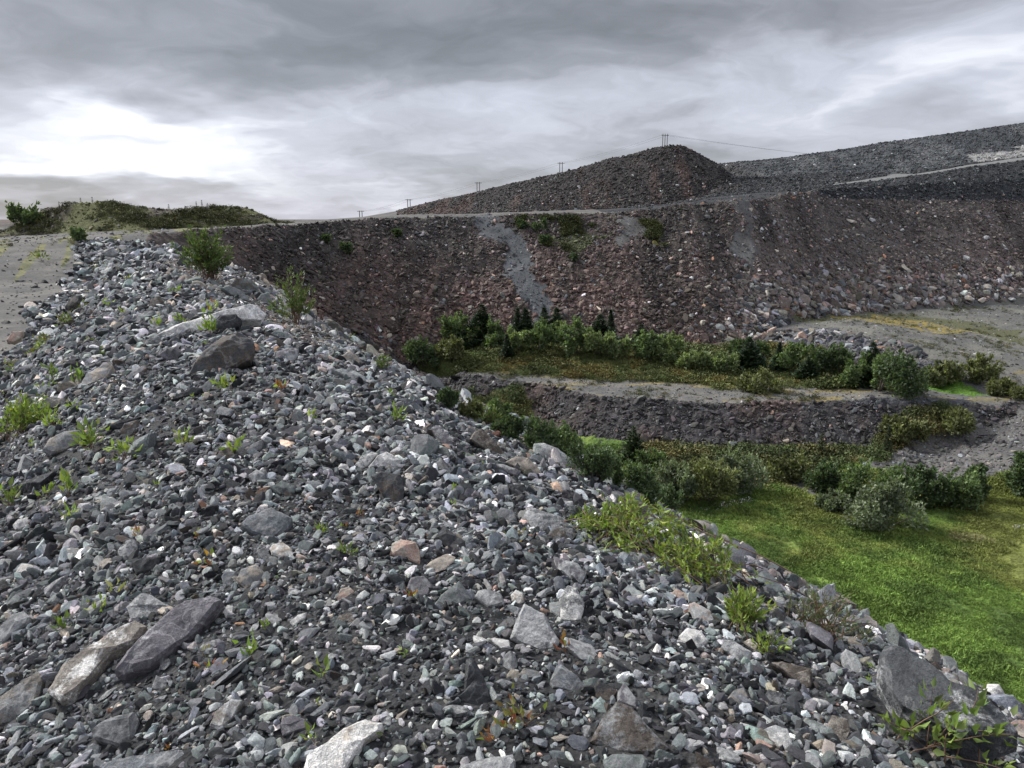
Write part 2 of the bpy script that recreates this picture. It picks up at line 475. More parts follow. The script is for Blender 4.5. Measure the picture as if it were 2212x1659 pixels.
def classify(x, y, z):
    """what the ground is made of at (x, y): zone index and its own colour"""
    zr, l, s = ridge_z(x, y)
    zt0 = tin_z(x, y)
    e = 0.35
    slope = np.hypot(tin_z(x + e, y) - tin_z(x - e, y), tin_z(x, y + e) - tin_z(x, y - e)) / (2 * e)
    wx, wy = wobble(x, y, 1.5)
    wx2, wy2 = wobble(x, y, 2.0, 0.2)
    p = np.stack([x, y], -1)
    n1 = fbm(p * 0.10, 4, 61)
    n2 = fbm(p * 0.45, 3, 67)
    n3 = fbm(p * 1.6, 3, 71)
    # long streaks that run down the dumped faces
    st = fbm(np.stack([x * 0.5 - y * 0.05, y * 0.06], -1), 3, 77)
    zone = np.full(x.shape, ZI['rubble'])
    col = np.zeros(x.shape + (3,))
    def lerp(a, b, t):
        return np.asarray(a) * (1 - t[..., None]) + np.asarray(b) * t[..., None]
    # dumped rock: red brown lower down, grey fines near the rim
    red = sstep(-0.35, 0.5, n1 + 0.6 * st)
    hfac = sstep(-9, 0, z) * 0.65
    rub = lerp((.064, .050, .044), (.102, .066, .056), red)
    rub = rub * (1 - hfac[..., None]) + np.array((.060, .058, .055)) * hfac[..., None]
    rub = rub * (1 + .55 * st + .25 * n2)[..., None].clip(.5, 1.6)
    rub = rub * (1 + .25 * sstep(16, 26, x) * sstep(70, 78, y))[..., None]
    rr_ = (sstep(17, 27, x) * sstep(66, 72, y) * .55)[..., None]
    rub = rub * (1 - rr_) + (np.array((.118, .104, .096)) * (1 + .5 * st + .3 * n2)[..., None].clip(.5, 1.6)) * rr_
    rl = (sstep(15, 24, x) * sstep(-2.5, -7.5, z) * sstep(64, 70, y) * .6)[..., None]
    rub = rub * (1 - rl) + np.array((.165, .142, .130)) * rl
    col[:] = rub
    back = sstep(112, 118, y) * sstep(30, 42, x)
    col = col * (1 - back[..., None]) + lerp((.050, .055, .060), (.085, .090, .094), sstep(-.2, .5, st + n2)) * back[..., None]
    k = (y > 92) & (y < 118) & (x > 22) & (zone == ZI['rubble']) & (z > 2.0) & (x > 30)
    col[k] = (.036, .039, .042)
    hillm = (y > 93) & (x < 30) & (x > -40)
    col[hillm] = lerp((.034, .031, .030), (.062, .043, .038), sstep(-.2, .5, st + n1))[hillm]
    # bank under the bench: darker, blue grey
    k = (y < 63) & (z < -9.3)
    col[k] = lerp((.052, .049, .050), (.082, .062, .056), sstep(0, .5, n1 + n2 * .5))[k]
    k = (x > 22) & (y < 72) & (z < -9) & (z > -12)
    col[k] = lerp((.066, .068, .075), (.10, .095, .092), sstep(-.1, .5, n2))[k]
    flat = slope < 0.22
    plat = flat & (z > -6)
    zone[plat] = ZI['plateau']
    col[plat] = lerp((.085, .084, .081), (.130, .124, .114), sstep(-.3, .4, n2 + n3 * .5))[plat]
    yel = plat & (x < -6) & (y < 75) & (fbm(np.stack([(x + .46 * y) * .8, y * .05], -1), 3, 91) > .18)
    col[yel] = lerp((.10, .105, .055), (.16, .155, .065), sstep(-.2, .4, n3))[yel]
    k = (x > 10) & (y > 80) & (z > -2) & (zone != ZI['rubble'])
    zone[k] = ZI['flat']; col[k] = lerp((.028, .030, .033), (.046, .048, .050), sstep(-.2, .5, n2))[k]
    k = in_poly(x, y, Z_ROAD) & (slope < .5) & (y > 84)
    zone[k] = ZI['haul_road']; col[k] = (.15, .155, .152)
    k = in_poly(wx + n3 * .8, wy, Z_GULLY)
    zone[k] = ZI['gully']; col[k] = lerp((.066, .071, .076), (.100, .106, .112), sstep(-.3, .4, n3))[k]
    for Zp in (Z_GULLY2, Z_GULLY3):
        k = in_poly(wx + n3 * .9, wy, Zp) & (n2 > -.25)
        zone[k] = ZI['gully']; col[k] = lerp((.09, .088, .085), (.13, .13, .128), sstep(-.3, .4, n3))[k]
    k = in_poly(wx, wy, Z_MOSSW) & (n3 > -.25)
    col[k] = (.12, .115, .035)
    k = in_poly(wx, wy, Z_GREENW) & (n2 + .4 * n3 > .0)
    col[k] = (.062, .07, .032)
    # bench
    k = in_poly(wx, wy, Z_FLAT2) & (z < -7)
    zone[k] = ZI['flat']; col[k] = lerp((.098, .098, .094), (.138, .136, .118), sstep(-.3, .4, n2 + n3 * .4))[k]
    k = in_poly(wx, wy, Z_OLIVE) & (z < -7)
    zone[k] = ZI['flat']; col[k] = (.085, .088, .048)
    k = in_poly(wx, wy, Z_YELLOW) & (z < -7) & (n3 > -.3)
    zone[k] = ZI['flat']; col[k] = lerp((.24, .185, .05), (.16, .14, .055), sstep(-.3, .3, n3))[k]
    k = in_poly(wx, wy, Z_BENCH) & (slope < .3) & (z < -10.8)
    zone[k] = ZI['bench_road']
    col[k] = lerp((.095, .095, .094), (.15, .143, .130), sstep(-.4, .5, n2 + n3 * .6))[k]
    k2 = k & (fbm(p * np.array([.35, .9]), 3, 95) > .27)
    col[k2] = lerp((.20, .165, .080), (.15, .135, .085), sstep(-.3, .3, n3))[k2]
    k = in_poly(wx, wy, Z_ISLAND) & (z < -8)
    zone[k] = ZI['moss']
    col[k] = lerp((.080, .100, .034), (.125, .125, .045), sstep(-.15, .45, n2 + .5 * n3))[k]
    k2 = k & (n3 + n2 > .55)
    col[k2] = (.13, .11, .036)
    for Zp in (Z_OLIVEB, Z_OLIVEC):
        k = in_poly(wx, wy, Zp) & (z < -10.5)
        zone[k] = ZI['moss']
        col[k] = lerp((.062, .080, .030), (.115, .105, .040), sstep(-.25, .4, n2 + .5 * n3))[k]
    k = (z < FLOOR + .75) & (slope < .2) & (zt0 >= zr) & (zone != ZI['moss']) & (x > -15)
    zone[k] = ZI['grass']
    g = sstep(-.3, .4, n2 + .35 * n3)
    gcol = lerp((.080, .130, .030), (.145, .225, .048), g)
    gcol = lerp(gcol, (.12, .13, .03), sstep(.05, .5, fbm(p * .13, 3, 33) + .25 * n3) * .75) if False else gcol * (1 - (sstep(-.05, .4, fbm(p * .13, 3, 33) + .25 * n3) * .75)[..., None]) + np.array((.19, .20, .055)) * (sstep(-.05, .4, fbm(p * .13, 3, 33) + .25 * n3) * .75)[..., None]
    col[k] = gcol[k]
    k = in_poly(wx, wy, Z_LAWN)
    zone[k] = ZI['grass']; col[k] = (.085, .17, .025)
    for Zp in (Z_PALE, Z_PALE2):
        k = in_poly(wx, wy, Zp) & (n3 > -.2)
        col[k] = (.20, .20, .085)
    k = in_poly(wx, wy, Z_STONY) & (n3 > -.45)
    zone[k] = ZI['flat']; col[k] = (.11, .11, .115)
    k = in_poly(wx, wy, Z_RAMP)
    zone[k] = ZI['ramp']; col[k] = lerp((.078, .076, .075), (.118, .114, .108), sstep(-.3, .4, n2))[k]
    k = in_poly(wx, wy, Z_WHITE)
    col[k] = (.27, .27, .26)
    # left mound: rock with a thin olive cover
    k = in_poly(x, y, Z_MOUND) & (z > -2.7)
    zone[k] = ZI['mound']
    mm = lerp((.095, .084, .068), (.095, .100, .042), sstep(-.25, .30, n1 + .7 * n2 + .12 * (x + 45) * .1))
    col[k] = mm[k]
    # the ridge the picture is taken from
    k = (zr >= zt0 - .02) & (s < 24) & (l < 62)
    zone[k] = ZI['ridge']
    rc = lerp((.026, .027, .029), (.055, .056, .057), sstep(-.3, .4, n3 + n2))
    tan = sstep(.15, .5, fbm(p * .22, 3, 99) + .5 * sstep(2.2, 3.4, s) * sstep(6, 14, l))
    tan = tan * sstep(.2, 1.6, s)
    rc = rc * (1 - tan[..., None] * .7) + np.array((.15, .125, .10)) * tan[..., None] * .7
    col[k] = rc[k]
    return zone, col, slope

# ------------------------------------------------------------------ ground materials
def ground_mat(name, scale, bump, rough=0.95, speck=0.5):
    m = bpy.data.materials.new(name)
    m.use_nodes = True
    t = m.node_tree
    b = t.nodes['Principled BSDF']
    g = NT(t)
    at = g.n('ShaderNodeAttribute', attribute_name='tint')
    geo = g.n('ShaderNodeNewGeometry')
    pos = geo.outputs['Position']
    n1 = g.noise(pos, scale, 8.0, 0.68)
    n2 = g.noise(pos, scale * 4.3, 4.0, 0.6)
    vor = g.n('ShaderNodeTexVoronoi')
    g.put(vor.inputs['Vector'], pos)
    vor.inputs['Scale'].default_value = scale * 2.2
    f = g.ramp(n1, [(0.28, 1 - speck), (0.5, 1.0), (0.75, 1 + speck)])
    vv = g.n('ShaderNodeSeparateColor')
    g.put(vv.inputs[0], vor.outputs['Color'])
    f2 = g.m('ADD', g.m('MULTIPLY', vv.outputs[0], speck * 0.9), 1 - speck * 0.45)
    c = g.mix(1.0, at.outputs['Color'], f, 'MULTIPLY')
    c = g.mix(1.0, c, f2, 'MULTIPLY')
    g.put(b.inputs['Base Color'], c)
    b.inputs['Roughness'].default_value = rough
    b.inputs['Specular IOR Level'].default_value = 0.25
    bp = g.n('ShaderNodeBump')
    bp.inputs['Strength'].default_value = 0.9
    bp.inputs['Distance'].default_value = bump
    g.put(bp.inputs['Height'], g.m('ADD', g.m('ADD', n1, g.m('MULTIPLY', n2, 0.4)), g.m('MULTIPLY', vor.outputs['Distance'], 0.6)))
    g.put(b.inputs['Normal'], bp.outputs[0])
    return m

GM = {'ridge': ground_mat('fine_gravel', 22.0, 0.02, 0.9, 0.45), 'rubble': ground_mat('dumped_rock', 2.2, 0.16, 0.95, 0.55),
      'gravel': ground_mat('packed_gravel', 6.0, 0.03, 0.95, 0.28), 'moss': ground_mat('moss_cover', 3.0, 0.14, 1.0, 0.4),
      'grass': ground_mat('marsh_grass', 2.4, 0.20, 1.0, 0.35)}

def build_ground():
    th = np.radians(np.linspace(-52, 52, 900))
    rr = [0.45]
    while rr[-1] < 9000:
        r0 = rr[-1]
        rr.append(r0 + max(0.03, r0 * (0.0045 if r0 < 160 else 0.02)))
    rr = np.array(rr)
    T, Rr = np.meshgrid(th, rr)
    X, Y = np.sin(T) * Rr, np.cos(T) * Rr
    x, y = X.ravel(), Y.ravel()
    z = height(x, y)
    zone, col, slope = classify(x, y, z)
    # rubble faces get lumps the size of blocks
    p = np.stack([x, y], -1)
    lum = np.isin(zone, [ZI['rubble'], ZI['mound']]) & (slope > .2)
    z = z + np.where(lum, fbm(p * 2.0, 3, 55) * 0.20, 0)
    gz = zone == ZI['grass']
    z = z + np.where(gz, fbm(p * 1.3, 4, 57, .6) * 0.20 * sstep(15, 25, np.hypot(x, y)), 0)
    V = np.stack([x, y, z], -1)
    nr, nt = X.shape
    i = np.arange(nr - 1)[:, None] * nt + np.arange(nt - 1)[None]
    Q = np.stack([i, i + 1, i + nt + 1, i + nt], -1).reshape(-1, 4)
    zq = zone[Q]
    zf = zq[:, 0]
    far = np.hypot(x[Q[:, 0]], y[Q[:, 0]])
    parts = {
        'gravel_ridge': ((zf == ZI['ridge']), 'ridge'),
        'marsh_meadow': ((zf == ZI['grass']), 'grass'),
        'bench_road': ((zf == ZI['bench_road']), 'gravel'),
        'mossy_ground': ((zf == ZI['moss']), 'moss'),
        'ramp_road': ((zf == ZI['ramp']), 'gravel'),
        'gravel_flat': ((zf == ZI['flat']), 'gravel'),
        'haul_road': ((zf == ZI['haul_road']), 'gravel'),
        'gravel_chute': ((zf == ZI['gully']), 'gravel'),
        'plateau': ((zf == ZI['plateau']), 'gravel'),
        'mossy_hill': ((zf == ZI['mound']), 'moss'),
    }
    rub = zf == ZI['rubble']
    yq, xq, zq1 = y[Q[:, 0]], x[Q[:, 0]], z[Q[:, 0]]
    hill = rub & (yq > 92) & (xq < 33) & (xq > -60)
    upper = rub & (yq > 88) & ~hill & (zq1 > 1.5)
    bank = rub & (yq < 63) & (zq1 < -9)
    wall = rub & ~hill & ~upper & ~bank
    parts['rubble_hill'] = (hill, 'rubble')
    parts['upper_rubble_slope'] = (upper, 'rubble')
    parts['bench_bank'] = (bank, 'rubble')
    parts['pit_slope'] = (wall, 'rubble')
    for nm, (k, mt) in parts.items():
        q = Q[k]
        if not len(q): continue
        used, inv = np.unique(q.ravel(), return_inverse=True)
        me = mesh_np(nm, V[used], [inv.reshape(-1, 4)])
        set_smooth(me)
        color_attr(me, col[used])
        o = new_obj(nm, me, GM[mt])
        o['kind'] = 'structure'
        o['label'] = {'gravel_ridge': 'dark gravel ridge in the foreground', 'marsh_meadow': 'bright green marsh meadow on the pit floor'}.get(nm, nm.replace('_', ' ') + ' of the old mine dump')
build_ground()
# ------------------------------------------------------------------ stone materials
PAL = dict(bk=(.030, .031, .034), dg=(.060, .064, .068), bg=(.13, .142, .155), mg=(.175, .18, .183), lg=(.34, .345, .345), wh=(.60, .59, .565),
           be=(.37, .325, .27), pk=(.40, .275, .225), br=(.095, .080, .068), gn=(.15, .172, .166), pu=(.135, .128, .142), ta=(.22, .20, .175), ru=(.20, .115, .075), gl=(.275, .298, .292))

def stone_shader(g, b, base, pos, c2=None, amount=0.0, vein=0.0, scale=1.0, rnd=None):
    """mottled broken rock: base colour, a second mineral in patches, thin pale veins, chips and dust"""
    if rnd is not None:
        pos = g.vm('ADD', pos, g.vm('SCALE', (17.3, 5.1, 9.7), rnd))
    n1 = g.noise(pos, 3.0 * scale, 6.0, 0.65)
    n2 = g.noise(pos, 14.0 * scale, 5.0, 0.65)
    n3 = g.noise(pos, 1.6 * scale, 6.0, 0.66, 0.1)
    n4 = g.noise(pos, 48.0 * scale, 3.0, 0.6)
    c = base
    if c2 is not None:
        f = g.ramp(g.m('ADD', n3, g.m('MULTIPLY', g.m('SUBTRACT', n2, 0.5), 0.25)), [(0.60 - 0.32 * amount, 0.0), (0.70 - 0.32 * amount, 1.0)])
        c = g.mix(f, c, c2)
    f = g.ramp(n1, [(0.30, 0.66), (0.5, 1.0), (0.72, 1.38)])
    c = g.mix(1.0, c, f, 'MULTIPLY')
    f = g.ramp(n2, [(0.36, 0.72), (0.5, 1.0), (0.66, 1.30)])
    c = g.mix(0.8, c, f, 'MULTIPLY')
    c = g.mix(0.7, c, g.ramp(n4, [(0.36, 0.62), (0.5, 1.0), (0.66, 1.45)]), 'MULTIPLY')
    if vein:
        w = g.noise(pos, 1.1 * scale, 4.0, 0.5, 0.6)
        v = g.m('ABSOLUTE', g.m('SUBTRACT', w, 0.5))
        f = g.ramp(v, [(0.0, vein * .55), (0.010, vein * .3), (0.022, 0.0)])
        c = g.mix(f, c, (.58, .58, .57))
    g.put(b.inputs['Base Color'], c)
    b.inputs['Roughness'].default_value = 0.82
    b.inputs['Specular IOR Level'].default_value = 0.30
    bp = g.n('ShaderNodeBump')
    bp.inputs['Strength'].default_value = 0.55
    bp.inputs['Distance'].default_value = 0.03
    g.put(bp.inputs['Height'], g.m('ADD', g.m('ADD', g.m('MULTIPLY', n2, 0.8), g.m('MULTIPLY', n4, 0.25)), n1))
    g.put(b.inputs['Normal'], bp.outputs[0])

def loose_mat(name):
    m = bpy.data.materials.new(name)
    m.use_nodes = True
    g = NT(m.node_tree)
    b = m.node_tree.nodes['Principled BSDF']
    at = g.n('ShaderNodeAttribute', attribute_type='INSTANCER', attribute_name='tint')
    tcn = g.n('ShaderNodeTexCoord')
    oi = g.n('ShaderNodeObjectInfo')
    r = g.m('MULTIPLY', oi.outputs['Random'], 10.0)
    stone_shader(g, b, at.outputs['Color'], tcn.outputs['Object'], rnd=r, scale=0.7)
    return m
LOOSE = loose_mat('loose_stone')

_rm = {}
def rock_mat(c1, c2=None, amount=0.0, vein=0.0, scale=1.0):
    key = (c1, c2, amount, vein, scale)
    if key in _rm:
        return _rm[key]
    m = bpy.data.materials.new('rock_' + c1)
    m.use_nodes = True
    g = NT(m.node_tree)
    b = m.node_tree.nodes['Principled BSDF']
    tcn = g.n('ShaderNodeTexCoord')
    oi = g.n('ShaderNodeObjectInfo')
    stone_shader(g, b, (*PAL[c1], 1), tcn.outputs['Object'], (*PAL[c2], 1) if c2 else None, amount, vein, 5.0 * scale, g.m('MULTIPLY', oi.outputs['Random'], 10.0))
    _rm[key] = m
    return m

# ------------------------------------------------------------------ stone shapes
def ico(sub):
    bm = bmesh.new()
    bmesh.ops.create_icosphere(bm, subdivisions=sub, radius=1.0)
    V = np.array([v.co[:] for v in bm.verts])
    Fc = np.array([[v.index for v in f.verts] for f in bm.faces])
    bm.free()
    return V, Fc
ICO = {k: ico(k) for k in (2, 3, 4)}

def chunk(seed, sub=3, planes=11, flat=(1, .75, .5), rough=0.02):
    r = np.random.default_rng(seed)
    V, Fc = ICO[sub]
    d = V / np.linalg.norm(V, axis=1, keepdims=True)
    n = r.normal(size=(planes, 3))
    n /= np.linalg.norm(n, axis=1, keepdims=True)
    h = r.uniform(0.50, 0.78, planes)
    # two nearly parallel cleavage faces make slabs rather than balls
    n[0] = np.array([r.uniform(-.2, .2), r.uniform(-.2, .2), 1]); n[1] = -n[0] + r.normal(size=3) * .15
    n[0] /= np.linalg.norm(n[0]); n[1] /= np.linalg.norm(n[1]); h[0], h[1] = .62, .62
    dn = d @ n.T
    rad = np.where(dn > 1e-3, h[None] / np.maximum(dn, 1e-3), 9).min(1)
    rad = np.minimum(rad, 1.22)
    P = d * rad[:, None]
    P = P + d * (fbm(P * 3.1 + seed * 3.3, 3, seed) * rough)[:, None]
    return P * np.array(flat), Fc

def stone_mesh(name, seed, **kw):
    P, Fc = chunk(seed, **kw)
    me = mesh_np(name, P, [Fc])
    set_smooth(me, R(24))
    return me

def proto_collection(name, seeds, mat, **kw):
    c = bpy.data.collections.new(name)
    rr = np.random.default_rng(len(name))
    for s in seeds:
        fl = (1, rr.uniform(.62, 1.0), rr.uniform(.55, .95))
        me = stone_mesh('stone', s, flat=fl, planes=int(rr.integers(9, 14)), **kw)
        me.materials.append(mat)
        o = bpy.data.objects.new('stone_shape', me)
        c.objects.link(o)
    return c
STONES = proto_collection('stone_shapes', range(100, 118), LOOSE)

def scatter(name, pts, rot, scl, tint, coll, label, mat=None):
    """one object of uncountable loose pieces, placed as instances"""
    me = bpy.data.meshes.new(name)
    n = len(pts)
    me.vertices.add(n)
    me.vertices.foreach_set('co', np.asarray(pts, np.float32).ravel())
    for an, arr in (('rot', rot), ('scl', scl)):
        a = me.attributes.new(an, 'FLOAT_VECTOR', 'POINT')
        a.data.foreach_set('vector', np.asarray(arr, np.float32).ravel())
    c = np.ones((n, 4), np.float32); c[:, :3] = tint
    a = me.attributes.new('tint', 'FLOAT_COLOR', 'POINT')
    a.data.foreach_set('color', c.ravel())
    o = new_obj(name, me)
    ng = bpy.data.node_groups.new(name, 'GeometryNodeTree')
    ng.interface.new_socket('Geometry', in_out='INPUT', socket_type='NodeSocketGeometry')
    ng.interface.new_socket('Geometry', in_out='OUTPUT', socket_type='NodeSocketGeometry')
    gi, go = ng.nodes.new('NodeGroupInput'), ng.nodes.new('NodeGroupOutput')
    iop = ng.nodes.new('GeometryNodeInstanceOnPoints')
    ci = ng.nodes.new('GeometryNodeCollectionInfo')
    ci.inputs['Collection'].default_value = coll
    ci.inputs['Separate Children'].default_value = True
    ci.inputs['Reset Children'].default_value = True
    iop.inputs['Pick Instance'].default_value = True
    L = ng.links.new
    L(gi.outputs[0], iop.inputs['Points'])
    L(ci.outputs[0], iop.inputs['Instance'])
    for an, sk in (('rot', 'Rotation'), ('scl', 'Scale')):
        na = ng.nodes.new('GeometryNodeInputNamedAttribute')
        na.data_type = 'FLOAT_VECTOR'
        na.inputs['Name'].default_value = an
        L(na.outputs['Attribute'], iop.inputs[sk])
    rv = ng.nodes.new('FunctionNodeRandomValue')
    rv.data_type = 'INT'
    rv.inputs[4].default_value = 0
    rv.inputs[5].default_value = len(coll.objects) - 1
    L(rv.outputs[2], iop.inputs['Instance Index'])
    L(iop.outputs[0], go.inputs[0])
    md = o.modifiers.new('scatter', 'NODES')
    md.node_group = ng
    o['kind'] = 'stuff'
    o['label'] = label
    return o

def pick(palette, n, rng):
    """colours drawn from weighted names, each shaken a little"""
    names = list(palette)
    w = np.array([palette[k] for k in names], float); w /= w.sum()
    c = np.array([PAL[k] for k in names])[rng.choice(len(names), n, p=w)]
    return c * np.exp(rng.normal(.02, .36, (n, 1))) * np.exp(rng.normal(0, .035, (n, 3)))

def lay(rng, pts, nrm, size, tilt=0.35):
    """rotations for stones that lie on a slope"""
    n = len(pts)
    nn = nrm + rng.normal(0, tilt, (n, 3)) * np.array([1, 1, .5])
    nn /= np.linalg.norm(nn, axis=1, keepdims=True)
    # euler XYZ taking +Z to nn after a spin about Z: use R = Rz(a) Ry(b), spin goes first through Rz(s)
    b = np.arccos(np.clip(nn[:, 2], -1, 1))
    a = np.arctan2(nn[:, 1], nn[:, 0])
    sp = rng.uniform(0, 2 * np.pi, n)
    ca, sa, cb, sb, cs, ss = np.cos(a), np.sin(a), np.cos(b), np.sin(b), np.cos(sp), np.sin(sp)
    # M = Rz(a) Ry(b) Rz(sp)
    M = np.empty((n, 3, 3))
    M[:, 0, 0] = ca * cb * cs - sa * ss; M[:, 0, 1] = -ca * cb * ss - sa * cs; M[:, 0, 2] = ca * sb
    M[:, 1, 0] = sa * cb * cs + ca * ss; M[:, 1, 1] = -sa * cb * ss + ca * cs; M[:, 1, 2] = sa * sb
    M[:, 2, 0] = -sb * cs; M[:, 2, 1] = sb * ss; M[:, 2, 2] = cb
    ey = np.arcsin(np.clip(-M[:, 2, 0], -1, 1))
    ex = np.arctan2(M[:, 2, 1], M[:, 2, 2])
    ez = np.arctan2(M[:, 1, 0], M[:, 0, 0])
    return np.stack([ex, ey, ez], -1)

# ------------------------------------------------------------------ the rocks one can point at
CROP = dict(G=(.36, 0, 1128), H=(.36, 707.8, 1128), I=(.36, 1415.7, 1128), J=(.36, 707.8, 796.3), F=(.36, 0, 707.8), C=(.36, 0, 353.9), K=(.24, 309.7, 442.4), L=(.32, 796.3, 663.6))
def px(crop, pts):
    k, ox, oy = CROP[crop]
    return [(k * p[0] + ox, k * p[1] + oy) + tuple(p[2:]) for p in pts]

def subdivide(V, T, times):
    for _ in range(times):
        e = np.sort(np.concatenate([T[:, [0, 1]], T[:, [1, 2]], T[:, [2, 0]]]), axis=1)
        u, inv = np.unique(e, axis=0, return_inverse=True)
        inv = inv.reshape(-1)
        mid = (V[u[:, 0]] + V[u[:, 1]]) / 2
        n = len(V); m = len(T)
        a, b, c = inv[:m] + n, inv[m:2 * m] + n, inv[2 * m:] + n
        V = np.concatenate([V, mid])
        T = np.concatenate([np.stack([T[:, 0], a, c], 1), np.stack([T[:, 1], b, a], 1), np.stack([T[:, 2], c, b], 1), np.stack([a, b, c], 1)])
    return V, T

def vnormals(V, T):
    n = np.cross(V[T[:, 1]] - V[T[:, 0]], V[T[:, 2]] - V[T[:, 0]])
    o = np.zeros_like(V)
    for k in range(3):
        np.add.at(o, T[:, k], n)
    return o / np.maximum(np.linalg.norm(o, axis=1, keepdims=True), 1e-9)

FOOT = []          # plan outlines of the rocks, so that no gravel pokes through them
NAMED = []         # (label stem, centre, size) used to describe the stones beside them
def traced_rock(name, label, crop, outline, c1, c2=None, amount=0.0, vein=0.0, up=.55, thick=.38, ridge=(), scale=1.0, lift=0.0, short=None, seed=None, foot=.72):
    o2 = px(crop, outline)
    us, vs = np.array([p[0] for p in o2]), np.array([p[1] for p in o2])
    # counter-clockwise as seen by the camera
    if sum(us[i] * vs[(i + 1) % len(us)] - us[(i + 1) % len(us)] * vs[i] for i in range(len(us))) > 0:
        us, vs = us[::-1], vs[::-1]
    sd_ = seed if seed is not None else len(NAMED) * 7 + 3
    rng = np.random.default_rng(sd_)
    va = vs.min() + foot * (vs.max() - vs.min())
    A = hit_ridge(us.mean(), va)
    g = normal_at(A[:1], A[1:2], .3)[0]
    toc = -A / np.linalg.norm(A)
    n = up * g + (1 - up) * toc
    n /= np.linalg.norm(n)
    def onplane(u, v):
        d = ray(u, v)
        return d * (A @ n) / (d @ n)
    ring = np.array([onplane(u, v) for u, v in zip(us, vs)])
    cen = ring.mean(0)
    size = math.sqrt(np.linalg.norm(sum(np.cross(ring[i] - cen, ring[(i + 1) % len(ring)] - cen) for i in range(len(ring)))) / 2)
    ring = ring + n * (size * .13 + lift)
    cen = ring.mean(0)
    ax = np.cross([0, 0, 1.0], n); ax /= np.linalg.norm(ax)
    ay = np.cross(n, ax)
    m = len(ring)
    inn = cen + (ring - cen) * rng.uniform(.80, .93, (m, 1)) + n * size * rng.uniform(.05, .10, (m, 1))
    pts = []
    for p in ridge:
        (u, v, h), = px(crop, [p])
        pts.append(onplane(u, v) + n * (h * .8 * size + .13 * size + .03 * size + lift))
    if not len(ridge):
        for _ in range(2):
            w = rng.dirichlet(np.ones(m) * .9)
            q = (inn * w[:, None]).sum(0) * .55 + cen * .45
            pts.append(q + n * size * rng.uniform(.04, .13))
    top = np.concatenate([inn, np.array(pts)])
    v2 = [Vector(((p - cen) @ ax, (p - cen) @ ay)) for p in top]
    ov, _, of, iv, _, _ = delaunay_2d_cdt(v2, [(i, (i + 1) % m) for i in range(m)], [], 1, 1e-6)
    remap = [ids[0] if ids else None for ids in iv]
    T = []
    for f in of:
        k = [remap[i] for i in f]
        if None in k or len(k) != 3: continue
        T.append([i + m for i in k])
    bot = cen + (ring - cen) * rng.uniform(.96, 1.08, (m, 1)) - n * size * thick * rng.uniform(.9, 1.15, (m, 1))
    V = np.concatenate([ring, top, bot, [cen - n * size * thick * 1.1]])
    ib = m + len(top)
    for i in range(m):
        j = (i + 1) % m
        T += [[i, j, m + j], [i, m + j, m + i], [ib + i, ib + j, j], [ib + i, j, i], [ib + j, ib + i, ib + m]]
    T = np.array(T)
    for k in range(len(T)):
        pass
    lev = 4 if size * F / np.linalg.norm(A) > 60 else 3
    V, T = subdivide(V, T, lev)
    nv = vnormals(V, T)
    fr = 1.0 / size
    V = V + nv * (fbm(V * fr * 3.0 + sd_, 3, sd_) * .030 * size + fbm(V * fr * 9 + sd_, 3, sd_ + 5) * .016 * size)[:, None]
    base = np.array([cen[0], cen[1], height(cen[:1], cen[1:2])[0]])
    me = mesh_np(name, V - base, [T])
    # make sure the faces look outwards
    bm = bmesh.new(); bm.from_mesh(me); bmesh.ops.recalc_face_normals(bm, faces=bm.faces); bm.to_mesh(me); bm.free()
    set_smooth(me, R(30))
    o = new_obj(name, me, rock_mat(c1, c2, amount, vein, scale / max(size, .05) * .22))
    o.location = base
    tag(o, label, name.replace('_', ' '), 'rocks lying on the gravel ridge')
    fp = cen + (ring - cen) * 1.13
    FOOT.append((fp[:, :2], cen[:2], np.linalg.norm(ring - cen, axis=1).max()))
    NAMED.append((short or label, cen, size, label))
    return o

def under_rock(x, y):
    k = np.zeros(x.shape, bool)
    for fp, c, rad in FOOT:
        near = (np.abs(x - c[0]) < rad) & (np.abs(y - c[1]) < rad)
        if near.any():
            ids = np.where(near)[0]
            k[ids] |= in_poly(x[ids], y[ids], fp)
    return k

TR = traced_rock
# lower left
TR('flat_rock', 'long purple grey slab with pale crossing veins, lowest tip at lower left', 'G', [(705, 905), (800, 770), (905, 665), (1020, 560), (1120, 500), (1270, 465), (1335, 490), (1260, 590), (1215, 650), (1140, 720), (1080, 760), (910, 890), (760, 935)], 'pu', 'lg', .08, .5, .50, .30, [(920, 740, .12), (1150, 590, .10), (800, 860, .03)], short='purple grey slab')
TR('flat_rock', 'long brown slab with white crystalline patches, beside the purple grey slab', 'G', [(300, 1040), (390, 880), (520, 790), (640, 720), (700, 665), (820, 615), (890, 650), (840, 720), (740, 770), (660, 830), (560, 960), (430, 1080), (385, 1095)], 'ta', 'wh', .36, 0, .62, .30, short='white patched brown slab')
TR('boulder', 'brown grey boulder cut by the left edge of the picture near its bottom', 'G', [(-90, 1120), (60, 1030), (240, 915), (275, 950), (235, 1100), (150, 1180), (0, 1230), (-80, 1230)], 'ta', 'mg', .5, .3, .55, .5, short='brown boulder at the left edge')
TR('flat_rock', 'pale grey rounded slab at the left edge above the brown boulder', 'G', [(-50, 700), (80, 560), (150, 545), (190, 580), (170, 620), (40, 720), (-10, 750)], 'lg', 'mg', .4, 0, .5, .4, short='pale slab at the left edge')
TR('rock', 'cracked grey rock with a white rim right behind the purple slab', 'G', [(760, 520), (850, 440), (900, 445), (1025, 515), (930, 590), (915, 610), (790, 595)], 'mg', 'lg', .45, .8, .5, .4, short='cracked grey rock')
